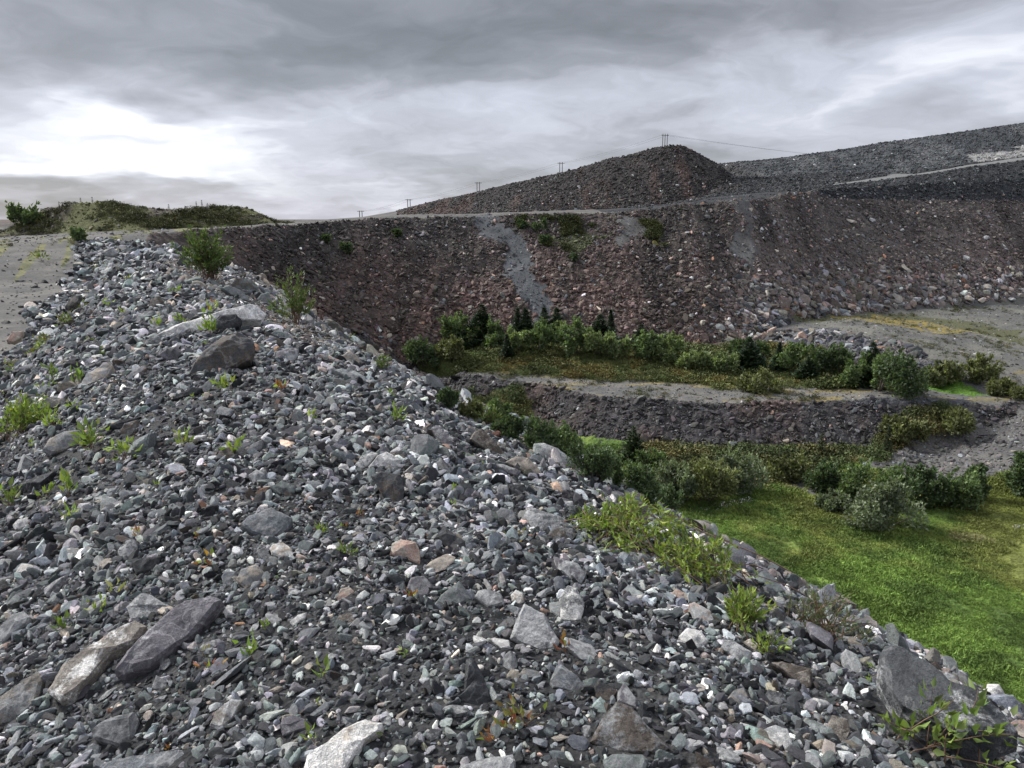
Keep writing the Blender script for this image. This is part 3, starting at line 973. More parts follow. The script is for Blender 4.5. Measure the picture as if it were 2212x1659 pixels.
TR('boulder', 'square grey boulder with a dark lower face at the bottom left', 'G', [(550, 1260), (620, 1200), (820, 1145), (840, 1200), (800, 1340), (750, 1370), (570, 1310)], 'mg', 'dg', .4, .2, .5, .5, [(790, 1200, .22), (620, 1230, .16)], short='square grey boulder')
TR('flat_rock', 'wide grey slab cut by the bottom edge of the picture', 'G', [(560, 1490), (700, 1440), (1100, 1385), (1200, 1475), (1190, 1540), (700, 1560)], 'mg', 'bg', .5, .6, .55, .3, short='wide slab at the bottom edge')
TR('flat_rock', 'large clean white slab pointing up from the bottom edge', 'H', [(-120, 1420), (0, 1345), (100, 1260), (230, 1205), (330, 1230), (320, 1270), (230, 1330), (170, 1420), (130, 1475), (90, 1540), (-150, 1540)], 'wh', 'be', .25, 0, .55, .25, short='clean white slab', scale=.6)
TR('rock', 'dark green grey rock with a sharp top left of the white and black cobble', 'G', [(440, 280), (530, 190), (600, 240), (560, 300), (470, 320)], 'dg', 'gn', .5, 0, .45, .5, [(530, 235, .22)], short='dark green grey rock')
TR('stone', 'half white half black cobble standing on end below an orange sprout', 'G', [(710, 180), (760, 110), (810, 95), (830, 170), (790, 230), (740, 250)], 'lg', 'bk', .45, 0, .5, .6, [(770, 160, .22)], short='white and black cobble')
TR('rock', 'broad flat dark wedge just right of the white and black cobble', 'G', [(790, 250), (870, 220), (970, 210), (940, 300), (820, 320)], 'dg', 'bk', .4, 0, .45, .45, [(900, 240, .2)], short='dark wedge')
TR('stone', 'cream white block lying below the blue grey slab', 'G', [(1620, 165), (1640, 140), (1700, 130), (1750, 165), (1765, 215), (1700, 230), (1630, 195)], 'wh', 'be', .3, 0, .55, .5, [(1690, 190, .18)], short='cream white block')
TR('flat_rock', 'large hexagonal blue grey slab in the middle of the gravel', 'F', [(1445, 1190), (1490, 1150), (1630, 1090), (1755, 1160), (1730, 1220), (1640, 1290), (1510, 1250)], 'bg', 'mg', .4, .25, .5, .35, [(1610, 1160, .1), (1600, 1235, .12)], short='hexagonal blue grey slab')
TR('boulder', 'rounded boulder half beige half grey, down from the cream white block', 'G', [(1420, 350), (1450, 290), (1540, 260), (1590, 310), (1580, 360), (1480, 415)], 'be', 'mg', .5, 0, .45, .55, [(1520, 310, .25)], short='beige and grey boulder')
TR('stone', 'light grey stone with dark left face beside the cream white block', 'G', [(1540, 180), (1590, 150), (1650, 240), (1600, 250), (1560, 220)], 'mg', 'dg', .3, 0, .5, .5, short='light grey stone by the cream block')
TR('stone', 'grey cube stone touching the beige and grey boulder on its left', 'G', [(1330, 330), (1350, 300), (1420, 300), (1425, 360), (1400, 400), (1340, 380)], 'mg', 'bg', .4, 0, .45, .6, short='grey cube stone')
TR('stone', 'small bright white egg shaped stone at the tip of the purple slab', 'G', [(1340, 540), (1365, 500), (1400, 505), (1395, 550), (1360, 590)], 'wh', None, 0, 0, .45, .6, short='white egg stone')
TR('stone', 'white oval stone right of the purple grey slab, above a sprout', 'G', [(1740, 600), (1790, 560), (1840, 545), (1830, 580), (1760, 628)], 'wh', None, 0, 0, .5, .5, short='white oval stone')
TR('stone', 'dark grey triangular stone below the white patched brown slab', 'G', [(830, 1040), (870, 1010), (920, 1060), (880, 1095), (840, 1080)], 'gn', 'dg', .3, 0, .5, .5, short='dark triangular stone')
TR('stone', 'bluish speckled cobble at the bottom left corner area', 'G', [(490, 1390), (560, 1330), (610, 1350), (600, 1395), (520, 1425)], 'bg', 'lg', .35, 0, .5, .5, short='bluish speckled cobble')
TR('stone', 'purple grey flat stone left of the clean white slab', 'G', [(1680, 1230), (1700, 1180), (1760, 1165), (1830, 1190), (1860, 1240), (1760, 1270), (1700, 1290)], 'pu', 'mg', .3, 0, .55, .4, short='purple flat stone')
TR('rock', 'tall beige grey rock half buried left of the clean white slab', 'G', [(1260, 1230), (1300, 1140), (1390, 1070), (1460, 1075), (1400, 1180), (1330, 1260)], 'ta', 'lg', .45, 0, .5, .4, short='tall beige rock')
TR('stone', 'light grey upright stone among gravel below an orange sprout', 'G', [(910, 1000), (940, 920), (1005, 960), (1000, 1005), (930, 1010)], 'mg', 'lg', .3, 0, .45, .5, short='light grey upright stone')
# lower middle
TR('boulder', 'salmon pink boulder with a pale crest', 'H', [(370, 210), (385, 140), (440, 110), (530, 130), (555, 190), (555, 265), (470, 230)], 'pk', 'be', .5, .6, .45, .6, [(470, 165, .28), (520, 150, .2)], short='salmon pink boulder')
TR('flat_rock', 'dark pointed slab right of the salmon pink boulder', 'H', [(640, 100), (700, 30), (780, 100), (885, 160), (885, 190), (800, 180), (720, 165)], 'dg', 'bk', .4, 0, .45, .5, [(710, 90, .2), (800, 130, .15)], short='dark pointed slab')
TR('flat_rock', 'big pale grey triangular slab leaning on the gravel', 'H', [(1095, 710), (1120, 640), (1150, 560), (1180, 500), (1300, 560), (1340, 640), (1395, 720), (1370, 790), (1310, 815), (1150, 740)], 'mg', 'lg', .62, .4, .30, .35, [(1230, 660, .09), (1300, 740, .08)], short='pale triangular slab')
TR('flat_rock', 'tall dark slab standing on end like a fin', 'H', [(735, 1055), (820, 1010), (830, 820), (870, 815), (920, 900), (990, 1060), (985, 1150), (870, 1140), (760, 1070)], 'dg', 'bk', .35, .3, .15, .5, [(835, 1020, .25), (850, 870, .2)], short='dark standing fin')
TR('boulder', 'large triangular brown grey boulder, biggest at the bottom right of centre', 'H', [(1575, 1330), (1610, 1260), (1660, 1170), (1730, 1090), (1830, 1120), (1930, 1250), (2050, 1365), (1960, 1410), (1720, 1400)], 'br', 'mg', .35, .15, .30, .4, [(1760, 1230, .15), (1850, 1320, .12)], short='triangular brown boulder')
TR('flat_rock', 'smooth greenish grey slab with an arched top, left of the pale triangle', 'H', [(620, 530), (680, 450), (790, 360), (820, 400), (860, 470), (800, 500), (680, 520)], 'gn', 'mg', .5, .2, .45, .4, [(770, 430, .16)], short='greenish arched slab')
TR('rock', 'pale veined rock between the greenish slab and the pale triangle', 'H', [(880, 460), (900, 420), (950, 410), (1040, 440), (1060, 500), (960, 525)], 'lg', 'mg', .5, .7, .5, .45, short='pale veined rock')
TR('rock', 'streaked white grey boulder above the pale triangle on its right', 'H', [(1390, 460), (1440, 390), (1490, 410), (1540, 490), (1520, 590), (1460, 640), (1400, 590)], 'mg', 'wh', .42, .8, .40, .5, [(1450, 470, .2)], short='streaked boulder')
TR('stone', 'light grey wedge left of the streaked boulder', 'H', [(1330, 490), (1390, 480), (1405, 520), (1390, 580), (1340, 540)], 'lg', 'gl', .4, 0, .45, .5, short='light grey wedge')
TR('flat_rock', 'lilac grey leaf shaped slab on the dark fines', 'H', [(1360, 215), (1400, 225), (1500, 260), (1550, 320), (1510, 400), (1440, 340), (1390, 300)], 'lg', 'pu', .4, .6, .45, .35, short='lilac leaf shaped slab')
TR('boulder', 'grey block with a flat speckled face above the triangular brown boulder', 'H', [(1335, 960), (1375, 870), (1400, 860), (1500, 930), (1565, 1010), (1500, 1040), (1350, 1000)], 'mg', 'bg', .5, .5, .40, .5, [(1400, 900, .22), (1480, 950, .2)], short='speckled grey block')
TR('rock', 'black rock with a brown top right of the speckled grey block', 'H', [(1600, 1000), (1620, 960), (1720, 990), (1740, 1030), (1690, 1090), (1610, 1060)], 'bk', 'br', .35, 0, .4, .5, short='black rock')
TR('rock', 'pale pointed rock resting on the tip of the triangular brown boulder', 'H', [(1740, 1040), (1780, 980), (1830, 1050), (1860, 1090), (1850, 1140), (1740, 1095)], 'lg', 'pu', .5, 0, .4, .5, short='pale pointed rock', lift=.02)
TR('stone', 'bright white oblong stone touching the pale triangle on its left', 'H', [(970, 705), (1000, 698), (1090, 715), (1095, 755), (1040, 765)], 'wh', 'lg', .15, 0, .5, .5, short='white oblong stone')
TR('rock', 'scratched purple grey rock behind an orange sprout', 'H', [(470, 410), (500, 340), (580, 330), (630, 390), (600, 450), (540, 460)], 'pu', 'mg', .4, .5, .45, .45, short='scratched purple rock')
TR('flat_rock', 'pale flat slab at the bottom edge right of the clean white slab', 'H', [(790, 1485), (900, 1440), (1110, 1410), (1130, 1450), (1120, 1475), (1100, 1540), (800, 1540)], 'lg', 'mg', .3, 0, .6, .3, short='pale flat slab')
TR('rock', 'dark cube shaped rock right of the clean white slab', 'H', [(580, 1290), (620, 1240), (690, 1255), (660, 1310), (620, 1325)], 'dg', 'mg', .3, 0, .5, .55, short='dark cube rock')
TR('flat_rock', 'greenish flat slab at the bottom edge under the triangular boulder', 'H', [(1650, 1440), (1700, 1410), (1890, 1405), (1920, 1440), (1900, 1510), (1680, 1510)], 'gn', 'mg', .4, .3, .6, .35, short='greenish flat slab')
TR('stone', 'beige cobble with a pink side left of the scratched purple rock', 'H', [(50, 460), (80, 405), (130, 395), (160, 420), (140, 465), (70, 480)], 'be', 'pk', .35, 0, .5, .5, short='beige pink cobble')
TR('rock', 'grey block with white crust above the pale triangular slab', 'H', [(1100, 440), (1130, 410), (1170, 430), (1180, 480), (1150, 500), (1105, 480)], 'be', 'wh', .5, 0, .45, .5, short='white crusted block')
TR('stone', 'pale stone with a beige cap beside the beige pink cobble', 'H', [(210, 620), (240, 590), (280, 590), (285, 625), (240, 640)], 'be', None, 0, 0, .5, .5, short='beige capped stone')
TR('rock', 'flat grey rock below the white oblong stone', 'H', [(1140, 925), (1180, 880), (1280, 905), (1285, 935), (1200, 945)], 'mg', 'ta', .3, 0, .5, .45, short='flat grey rock')
TR('stone', 'grey wedge with a dark side left of the pale triangle', 'H', [(1010, 640), (1050, 600), (1110, 570), (1130, 610), (1090, 650), (1040, 660)], 'mg', 'br', .35, 0, .5, .5, short='grey dark sided wedge')
# right
TR('flat_rock', 'huge dark slab streaked with white at the lower right', 'I', [(1325, 1060), (1320, 930), (1350, 870), (1420, 875), (1600, 985), (1740, 1110), (1900, 1165), (2050, 1285), (2130, 1390), (2000, 1430), (1700, 1370), (1450, 1230)], 'dg', 'lg', .16, .25, .62, .30, [(1500, 1010, .03), (1700, 1130, .09), (1850, 1230, .09), (1600, 1180, .04)], short='huge streaked dark slab', scale=1.2, lift=.07, foot=.92)
TR('flat_rock', 'pale grey pear shaped block standing above the huge dark slab', 'I', [(1110, 800), (1140, 765), (1210, 800), (1240, 880), (1240, 940), (1190, 940), (1130, 870)], 'lg', 'gl', .4, .3, .35, .45, short='pale pear shaped block')
TR('boulder', 'dark brown block with a flat pale top on the right slope', 'I', [(690, 850), (760, 845), (930, 885), (945, 920), (930, 1000), (900, 1015), (800, 930)], 'br', 'ta', .3, 0, .35, .5, [(920, 905, .2), (800, 870, .12)], short='dark brown block')
TR('boulder', 'white veined block left of the willow sprays on the right slope', 'I', [(140, 690), (190, 640), (270, 660), (315, 720), (260, 780), (180, 750)], 'lg', 'wh', .6, .5, .40, .5, [(230, 700, .2)], short='white veined block')
TR('boulder', 'grey block with a pale sloping top below the willow sprays', 'I', [(390, 760), (410, 710), (470, 720), (580, 790), (560, 840), (500, 860), (440, 800)], 'mg', 'lg', .5, .6, .40, .5, [(500, 780, .2)], short='sloping grey block')
TR('rock', 'long pinkish white rock lying up the slope beside the willow', 'I', [(200, 500), (230, 485), (330, 540), (350, 600), (320, 630), (240, 590)], 'lg', 'pk', .3, .3, .45, .45, short='pinkish white rock')
TR('rock', 'pale pink block with a dark left end near the willow foot', 'I', [(90, 440), (120, 405), (180, 430), (205, 470), (160, 490)], 'be', 'pk', .35, 0, .45, .5, short='pale pink block')
TR('flat_rock', 'pale striped slab on the slope left of the teal slab', 'I', [(650, 1250), (720, 1225), (790, 1250), (835, 1370), (780, 1390), (690, 1310)], 'lg', 'wh', .5, .2, .5, .35, short='pale striped slab')
TR('flat_rock', 'teal green flat slab on the lower right slope', 'I', [(890, 1210), (920, 1190), (1060, 1250), (1090, 1300), (1060, 1325), (980, 1280), (910, 1250)], 'gl', 'gn', .45, .2, .5, .35, short='teal slab')
TR('stone', 'forked salmon pink shard near the bottom right', 'I', [(600, 1305), (640, 1310), (750, 1385), (720, 1392), (670, 1372), (655, 1405), (625, 1370)], 'pk', None, 0, 0, .55, .4, short='salmon pink shard')
TR('rock', 'reddish brown block beside the teal slab', 'I', [(1030, 1230), (1060, 1165), (1150, 1190), (1170, 1260), (1140, 1340), (1080, 1360)], 'br', 'ta', .4, .2, .40, .5, short='reddish brown block')
TR('stone', 'cream angular stone just below the willow sprays', 'I', [(525, 725), (570, 700), (620, 740), (600, 775), (560, 750)], 'be', 'wh', .3, 0, .5, .5, short='cream angular stone')
TR('boulder', 'white topped boulder on the edge at the far right', 'I', [(1950, 1030), (1990, 975), (2060, 980), (2095, 1040), (2060, 1085), (1990, 1080)], 'lg', 'wh', .5, .2, .40, .6, [(2030, 1020, .25)], short='white topped boulder')
TR('boulder', 'olive grey boulder left of the white topped boulder', 'I', [(1750, 1060), (1810, 1000), (1890, 1010), (1920, 1060), (1860, 1115), (1780, 1090)], 'ta', 'mg', .4, 0, .40, .6, short='olive grey boulder')
TR('rock', 'reddish rock resting on top of the huge dark slab', 'I', [(1400, 840), (1470, 810), (1550, 850), (1580, 900), (1560, 930), (1440, 880)], 'br', 'ru', .4, 0, .45, .45, short='reddish rock')
TR('rock', 'smooth greenish slab edge at the right border under the edge stones', 'I', [(1880, 1100), (1960, 1090), (2060, 1130), (2080, 1190), (1990, 1190)], 'mg', 'ta', .4, 0, .5, .45, short='greenish edge slab')
TR('rock', 'pale wedge on the edge left of the olive grey boulder', 'I', [(1640, 1010), (1690, 1000), (1770, 1040), (1730, 1070), (1680, 1050)], 'lg', 'ta', .3, 0, .45, .45, short='pale edge wedge')
TR('rock', 'grey white pyramid on the edge where the meadow begins', 'I', [(1700, 960), (1740, 900), (1800, 930), (1820, 990), (1760, 1000)], 'lg', 'mg', .4, 0, .40, .55, [(1750, 940, .25)], short='grey pyramid')
TR('rock', 'salmon coloured rock cut by the right edge of the picture', 'I', [(2100, 1230), (2160, 1190), (2240, 1210), (2240, 1330), (2150, 1300)], 'pk', 'mg', .35, 0, .45, .45, short='salmon rock at the right edge')
TR('rock', 'grey crusted block on the fines left of the dark brown block', 'I', [(640, 1060), (680, 1010), (760, 1030), (800, 1090), (740, 1110)], 'mg', 'dg', .4, .3, .45, .5, short='grey crusted block')
TR('rock', 'warm grey rounded rock left of the teal slab', 'I', [(420, 1080), (470, 1010), (530, 1000), (560, 1060), (510, 1110)], 'ta', 'mg', .5, 0, .5, .5, short='warm grey rock')
TR('rock', 'white chalky rock low on the slope above the salmon shard', 'I', [(485, 1240), (510, 1205), (560, 1220), (585, 1265), (520, 1275)], 'wh', 'lg', .3, 0, .5, .5, short='chalky rock')
# middle slope
TR('boulder', 'big pale green grey boulder perched on the edge above the dark bushes', 'J', [(1235, 540), (1235, 470), (1290, 465), (1380, 500), (1440, 550), (1490, 595), (1400, 610), (1330, 590)], 'gl', 'lg', .5, .2, .30, .5, [(1290, 510, .2), (1400, 560, .14)], short='pale green boulder', lift=.05)
TR('flat_rock', 'rust brown leaning slab on the slope left of the pale green boulder', 'J', [(850, 430), (880, 385), (920, 370), (1000, 440), (1060, 510), (1050, 540), (960, 500)], 'br', 'ta', .3, 0, .30, .4, short='rust brown slab')
TR('boulder', 'grey boulder with a dark hollow under it, above the white angular rock', 'J', [(500, 450), (520, 410), (600, 400), (665, 450), (670, 480), (620, 540), (560, 580), (520, 560)], 'mg', 'gn', .4, .3, .40, .5, [(600, 440, .2), (590, 480, .22)], short='hollow grey boulder')
TR('boulder', 'sharp white angular rock with a dark end on the middle slope', 'J', [(240, 600), (300, 530), (350, 505), (440, 555), (430, 600), (390, 620), (300, 612)], 'lg', 'wh', .5, .2, .45, .45, [(360, 550, .18), (390, 570, .18)], short='white angular rock')
TR('rock', 'striped black and white rock touching the white angular rock', 'J', [(160, 590), (200, 530), (270, 505), (300, 515), (250, 580), (190, 622)], 'mg', 'wh', .5, .9, .45, .45, short='striped rock')
TR('flat_rock', 'dark brown slab face sunk in the slope below the white angular rock', 'J', [(260, 650), (320, 625), (440, 640), (460, 720), (450, 830), (400, 840), (330, 760)], 'dg', 'br', .4, .2, .30, .3, short='sunken dark slab')
TR('rock', 'grey triangular rock right of the white angular rock', 'J', [(635, 580), (680, 540), (750, 630), (700, 650)], 'mg', 'ta', .4, 0, .40, .5, short='grey triangular rock')
TR('boulder', 'large veined grey boulder above the lilac slab', 'J', [(1180, 900), (1190, 860), (1240, 850), (1400, 900), (1420, 950), (1320, 1010), (1240, 990)], 'mg', 'lg', .5, .9, .45, .5, [(1280, 900, .14)], short='large veined boulder')
TR('rock', 'brown rounded rock under the large veined boulder', 'J', [(1310, 1020), (1340, 975), (1420, 952), (1490, 1000), (1460, 1040), (1370, 1065)], 'br', 'mg', .4, .4, .35, .5, short='brown rounded rock')
TR('flat_rock', 'pale lilac flat slab left of the edge below the pale green boulder', 'J', [(970, 580), (1050, 580), (1160, 620), (1130, 650), (1030, 630)], 'lg', 'pu', .5, .3, .5, .35, short='pale lilac slab')
TR('rock', 'cracked light grey block beside a black block on the slope', 'J', [(1000, 760), (1030, 700), (1080, 702), (1090, 760), (1050, 785)], 'mg', 'lg', .4, .9, .40, .5, short='cracked grey block')
TR('rock', 'black block beside the cracked light grey block', 'J', [(1085, 700), (1180, 700), (1195, 740), (1140, 790), (1095, 780)], 'dg', 'bk', .5, 0, .40, .5, short='black block')
TR('boulder', 'beige striped boulder below the pale green boulder on the edge', 'J', [(1060, 570), (1120, 535), (1200, 540), (1260, 600), (1290, 650), (1240, 665), (1150, 615)], 'be', 'ta', .5, .2, .35, .45, short='beige striped boulder')
TR('flat_rock', 'long black tongue shaped slab on the upper middle slope', 'J', [(110, 245), (130, 235), (250, 270), (320, 320), (250, 322), (160, 290)], 'bk', 'pu', .3, 0, .40, .45, short='black tongue slab')
TR('flat_rock', 'grey slab dipping right at the edge above the rust brown slab', 'J', [(415, 190), (470, 180), (540, 220), (590, 265), (560, 275), (480, 240)], 'bg', 'dg', .4, .2, .45, .45, short='dipping grey slab')
TR('flat_rock', 'narrow lilac slab pointing downhill beside the hollow boulder', 'J', [(620, 360), (660, 345), (740, 430), (755, 490), (700, 475)], 'pu', 'lg', .4, .3, .45, .4, short='narrow lilac slab')
TR('boulder', 'rounded grey boulder left of the large veined boulder', 'J', [(1010, 865), (1050, 840), (1120, 865), (1135, 920), (1080, 940), (1030, 910)], 'mg', 'bg', .4, .3, .45, .5, short='rounded grey boulder')
TR('rock', 'white rock with grey side just right of the striped rock', 'J', [(60, 600), (80, 572), (120, 580), (140, 625), (95, 640)], 'wh', 'lg', .3, 0, .45, .5, short='white rock')
TR('rock', 'white flat rock on the edge above the large willow', 'J', [(1350, 830), (1400, 800), (1470, 800), (1470, 835), (1400, 850)], 'lg', 'wh', .4, 0, .5, .45, short='white flat rock')
# the crest of the ridge
TR('flat_rock', 'long white slab along the crest, the largest pale stone', 'K', [(120, 1195), (280, 1110), (600, 1010), (800, 955), (960, 915), (1020, 930), (1100, 1010), (1060, 1060), (900, 1070), (700, 1100), (540, 1170), (380, 1165), (240, 1215)], 'lg', 'wh', .6, .3, .40, .28, [(900, 1000, .12), (600, 1060, .08)], short='long white crest slab')
TR('rock', 'black angular rock with a white rim lying on the long white slab', 'K', [(625, 1095), (690, 1020), (830, 1010), (885, 1070), (860, 1130), (720, 1190), (650, 1200)], 'bk', 'dg', .3, .4, .30, .5, [(800, 1050, .15), (700, 1120, .15)], lift=.08, short='black angular rock')
TR('boulder', 'big dark brown grey boulder on the crest in front of the white slab', 'K', [(400, 1560), (460, 1440), (600, 1290), (740, 1180), (850, 1165), (980, 1220), (1005, 1290), (960, 1410), (820, 1480), (690, 1540), (560, 1620), (420, 1580)], 'br', 'dg', .4, .35, .30, .45, [(760, 1260, .18), (600, 1400, .15), (900, 1300, .16)], short='big dark crest boulder')
TR('flat_rock', 'thin dark slab right of the black angular rock', 'K', [(880, 1150), (930, 1140), (1000, 1180), (1110, 1255), (1050, 1245), (960, 1200)], 'dg', 'pu', .4, 0, .45, .4, short='thin dark slab')
TR('flat_rock', 'greenish slab dipping off the crest beside the green grey boulder', 'K', [(700, 755), (760, 730), (900, 790), (975, 890), (900, 870), (780, 815)], 'gn', 'mg', .5, .2, .40, .35, short='dipping greenish slab')
TR('boulder', 'green grey boulder on the far edge below the tall bush', 'K', [(780, 745), (830, 680), (960, 690), (1030, 770), (1040, 820), (960, 830), (860, 790)], 'gn', 'br', .4, 0, .30, .6, [(930, 740, .25)], short='green grey boulder', lift=.1)
TR('boulder', 'blocky grey boulder left of the slim bush on the edge', 'K', [(1005, 880), (1050, 820), (1120, 800), (1150, 880), (1130, 920), (1060, 912)], 'gn', 'mg', .4, 0, .30, .6, short='blocky edge boulder', lift=.08)
TR('boulder', 'flat topped boulder on the skyline of the crest left of the tall bush', 'K', [(190, 430), (210, 365), (270, 345), (320, 370), (310, 430), (250, 442)], 'gn', 'lg', .4, .2, .30, .7, short='flat topped crest boulder', lift=.12)
TR('flat_rock', 'dark slab under the slim bush on the edge', 'K', [(1190, 965), (1230, 940), (1280, 1000), (1270, 1028), (1220, 1012)], 'dg', 'gn', .4, 0, .35, .5, short='slab under the slim bush')
TR('flat_rock', 'brown green slab on the edge below the slim bush', 'K', [(1440, 1105), (1480, 1070), (1560, 1080), (1570, 1110), (1500, 1132)], 'gn', 'br', .4, 0, .35, .5, short='brown green edge slab')
TR('rock', 'dark rounded rock on the edge right of the brown green slab', 'K', [(1555, 1165), (1640, 1150), (1680, 1200), (1625, 1215)], 'dg', 'gn', .4, 0, .35, .5, short='dark edge rock')
TR('boulder', 'wide grey boulder with faint cracks right of the big dark boulder', 'K', [(1090, 1205), (1180, 1150), (1290, 1160), (1360, 1220), (1370, 1255), (1250, 1255)], 'mg', 'gn', .4, .6, .40, .45, short='wide cracked boulder')
TR('boulder', 'lilac grey boulder below the wide cracked boulder', 'K', [(1180, 1420), (1200, 1330), (1300, 1300), (1400, 1310), (1390, 1370), (1330, 1450)], 'lg', 'pu', .5, .5, .40, .45, [(1300, 1350, .18)], short='lilac grey boulder')
TR('rock', 'dull brown rock between the wide cracked boulder and the edge', 'K', [(1450, 1285), (1540, 1230), (1580, 1290), (1560, 1320), (1480, 1322)], 'br', 'ta', .4, 0, .40, .5, short='dull brown rock')
TR('flat_rock', 'pinkish flat slab near the edge', 'K', [(1570, 1355), (1680, 1370), (1800, 1420), (1760, 1447), (1650, 1412)], 'pk', 'lg', .45, 0, .50, .4, short='pinkish flat slab')
TR('rock', 'tan pyramid rock on the edge beside the rounded beige boulder', 'K', [(1665, 1375), (1720, 1270), (1790, 1340), (1780, 1400)], 'be', 'ta', .5, 0, .35, .5, short='tan pyramid rock')
TR('boulder', 'rounded beige grey boulder on the edge', 'K', [(1780, 1365), (1850, 1320), (1930, 1370), (1970, 1430), (1900, 1452), (1830, 1432)], 'be', 'mg', .4, .2, .35, .55, [(1860, 1370, .2)], short='rounded beige boulder')
TR('flat_rock', 'smooth pale slab sloping right below the rounded beige boulder', 'K', [(1700, 1500), (1780, 1490), (1900, 1510), (2000, 1570), (2000, 1640), (1900, 1612), (1780, 1545)], 'gl', 'mg', .4, .6, .50, .35, short='smooth pale slab')
TR('rock', 'white angular rock topping the edge beside the rounded beige boulder', 'K', [(1840, 1275), (1890, 1240), (1915, 1310), (1900, 1342)], 'be', 'lg', .4, 0, .35, .5, short='white topping rock')
TR('rock', 'bright white flake under the rounded beige boulder', 'K', [(1810, 1420), (1845, 1405), (1895, 1435), (1880, 1475), (1830, 1455)], 'wh', None, 0, 0, .45, .5, short='bright white flake')
# left
TR('boulder', 'beige white block with a dark end on the left slope', 'F', [(495, 340), (520, 290), (600, 245), (660, 215), (680, 240), (640, 310), (580, 340), (500, 372)], 'lg', 'be', .5, .3, .45, .45, [(600, 280, .14)], short='beige white block')
TR('rock', 'sharp pinkish rock right of the beige white block', 'F', [(750, 312), (790, 270), (870, 228), (880, 250), (820, 292)], 'lg', 'pk', .35, 0, .45, .4, short='sharp pinkish rock')
TR('flat_rock', 'banded pale slab at the left beside the low green plants', 'F', [(258, 435), (300, 420), (400, 430), (392, 472), (280, 490)], 'be', 'mg', .5, .7, .45, .45, short='banded pale slab', scale=2)
TR('boulder', 'large grey boulder with a dark foot behind a leafy sprout at the left', 'F', [(265, 745), (300, 680), (390, 630), (500, 620), (490, 690), (420, 740), (310, 772)], 'ta', 'mg', .55, .4, .45, .45, [(420, 670, .14)], short='large grey left boulder')
TR('rock', 'brown rock in shade right of the dark wedge on the left slope', 'F', [(715, 645), (750, 580), (830, 555), (835, 600), (780, 662)], 'br', 'mg', .4, .2, .40, .5, short='brown shaded rock')
TR('rock', 'dark rock beside yellow green plants at the left edge', 'F', [(145, 545), (200, 490), (260, 485), (230, 560), (170, 602)], 'dg', 'mg', .4, .2, .45, .5, short='dark rock by the plants')
TR('flat_rock', 'thin black wedge slab on the left slope', 'F', [(640, 602), (720, 560), (850, 540), (800, 572), (710, 612)], 'bk', 'dg', .4, 0, .45, .4, short='thin black wedge')
TR('stone', 'egg shaped beige cobble in the gravel centre left', 'F', [(1000, 900), (1010, 850), (1060, 815), (1110, 825), (1070, 880), (1040, 902)], 'be', 'mg', .45, 0, .50, .5, short='egg shaped beige cobble')
TR('stone', 'light grey faceted cobble in the gravel above the hexagonal slab', 'F', [(1490, 890), (1540, 855), (1590, 880), (1595, 920), (1530, 952)], 'lg', 'mg', .4, 0, .45, .5, [(1545, 890, .2)], short='light faceted cobble')
TR('flat_rock', 'green grey rectangular stone below the light faceted cobble', 'F', [(1610, 965), (1700, 930), (1775, 960), (1770, 1000), (1680, 1012)], 'gn', 'dg', .4, 0, .50, .5, short='rectangular green stone')
TR('stone', 'flat rust brown stone left of the rectangular green stone', 'F', [(1510, 1012), (1560, 970), (1610, 960), (1600, 1000), (1540, 1022)], 'ru', 'br', .5, 0, .50, .5, short='rust brown stone')
TR('flat_rock', 'dark curved slab below the big dark boulder', 'F', [(1025, 442), (1080, 400), (1160, 360), (1215, 370), (1190, 400), (1100, 425)], 'dg', 'bk', .4, .2, .45, .45, short='dark curved slab')
TR('stone', 'pink orange pebble left of the rust brown stone', 'F', [(1310, 1040), (1340, 1005), (1365, 1025), (1360, 1055)], 'pk', None, 0, 0, .5, .6, short='pink orange pebble')
TR('stone', 'white rounded pebble stone at the left edge of the gravel', 'F', [(80, 1190), (110, 1155), (170, 1140), (190, 1160), (150, 1205), (95, 1220)], 'wh', 'lg', .3, 0, .5, .5, short='white rounded pebble')
TR('rock', 'flat brown black rock behind the light leafed sprout', 'F', [(1295, 800), (1320, 745), (1400, 715), (1500, 760), (1480, 800), (1400, 810)], 'br', 'dg', .5, 0, .45, .45, short='brown black rock')
TR('flat_rock', 'tilted grey slab right of the light leafed sprout', 'F', [(1470, 740), (1520, 700), (1580, 675), (1570, 740), (1510, 790)], 'mg', 'dg', .3, .3, .40, .45, short='tilted grey slab')
TR('flat_rock', 'grey slab tilted towards the road on the upper left', 'C', [(510, 812), (560, 750), (640, 780), (590, 808), (540, 820)], 'gl', 'mg', .4, .2, .35, .45, short='tilted upper left slab')
TR('rock', 'brown grey rock on the upper left slope by the tilted slab', 'C', [(390, 862), (430, 800), (490, 790), (470, 832), (410, 870)], 'ta', 'dg', .4, 0, .40, .5, short='brown grey upper rock')
TR('flat_rock', 'pale triangular slab on the far end of the crest', 'C', [(610, 535), (680, 503), (715, 540), (680, 557), (630, 550)], 'lg', 'mg', .4, .2, .30, .5, short='pale far crest slab')
TR('flat_rock', 'blue grey slab on the crest below the pale far slab', 'C', [(700, 742), (740, 720), (800, 722), (795, 768), (730, 765)], 'bg', 'mg', .4, .3, .35, .45, short='blue grey crest slab')
TR('flat_rock', 'second blue grey slab on the crest, right of its twin', 'C', [(830, 750), (850, 722), (910, 715), (935, 745), (870, 762)], 'bg', 'gl', .4, .3, .35, .45, short='second blue grey slab')
TR('flat_rock', 'black flat slab lying across the crest', 'C', [(960, 790), (1060, 780), (1160, 795), (1170, 820), (1080, 825), (1000, 812)], 'bk', 'dg', .4, 0, .35, .45, short='black crest slab')
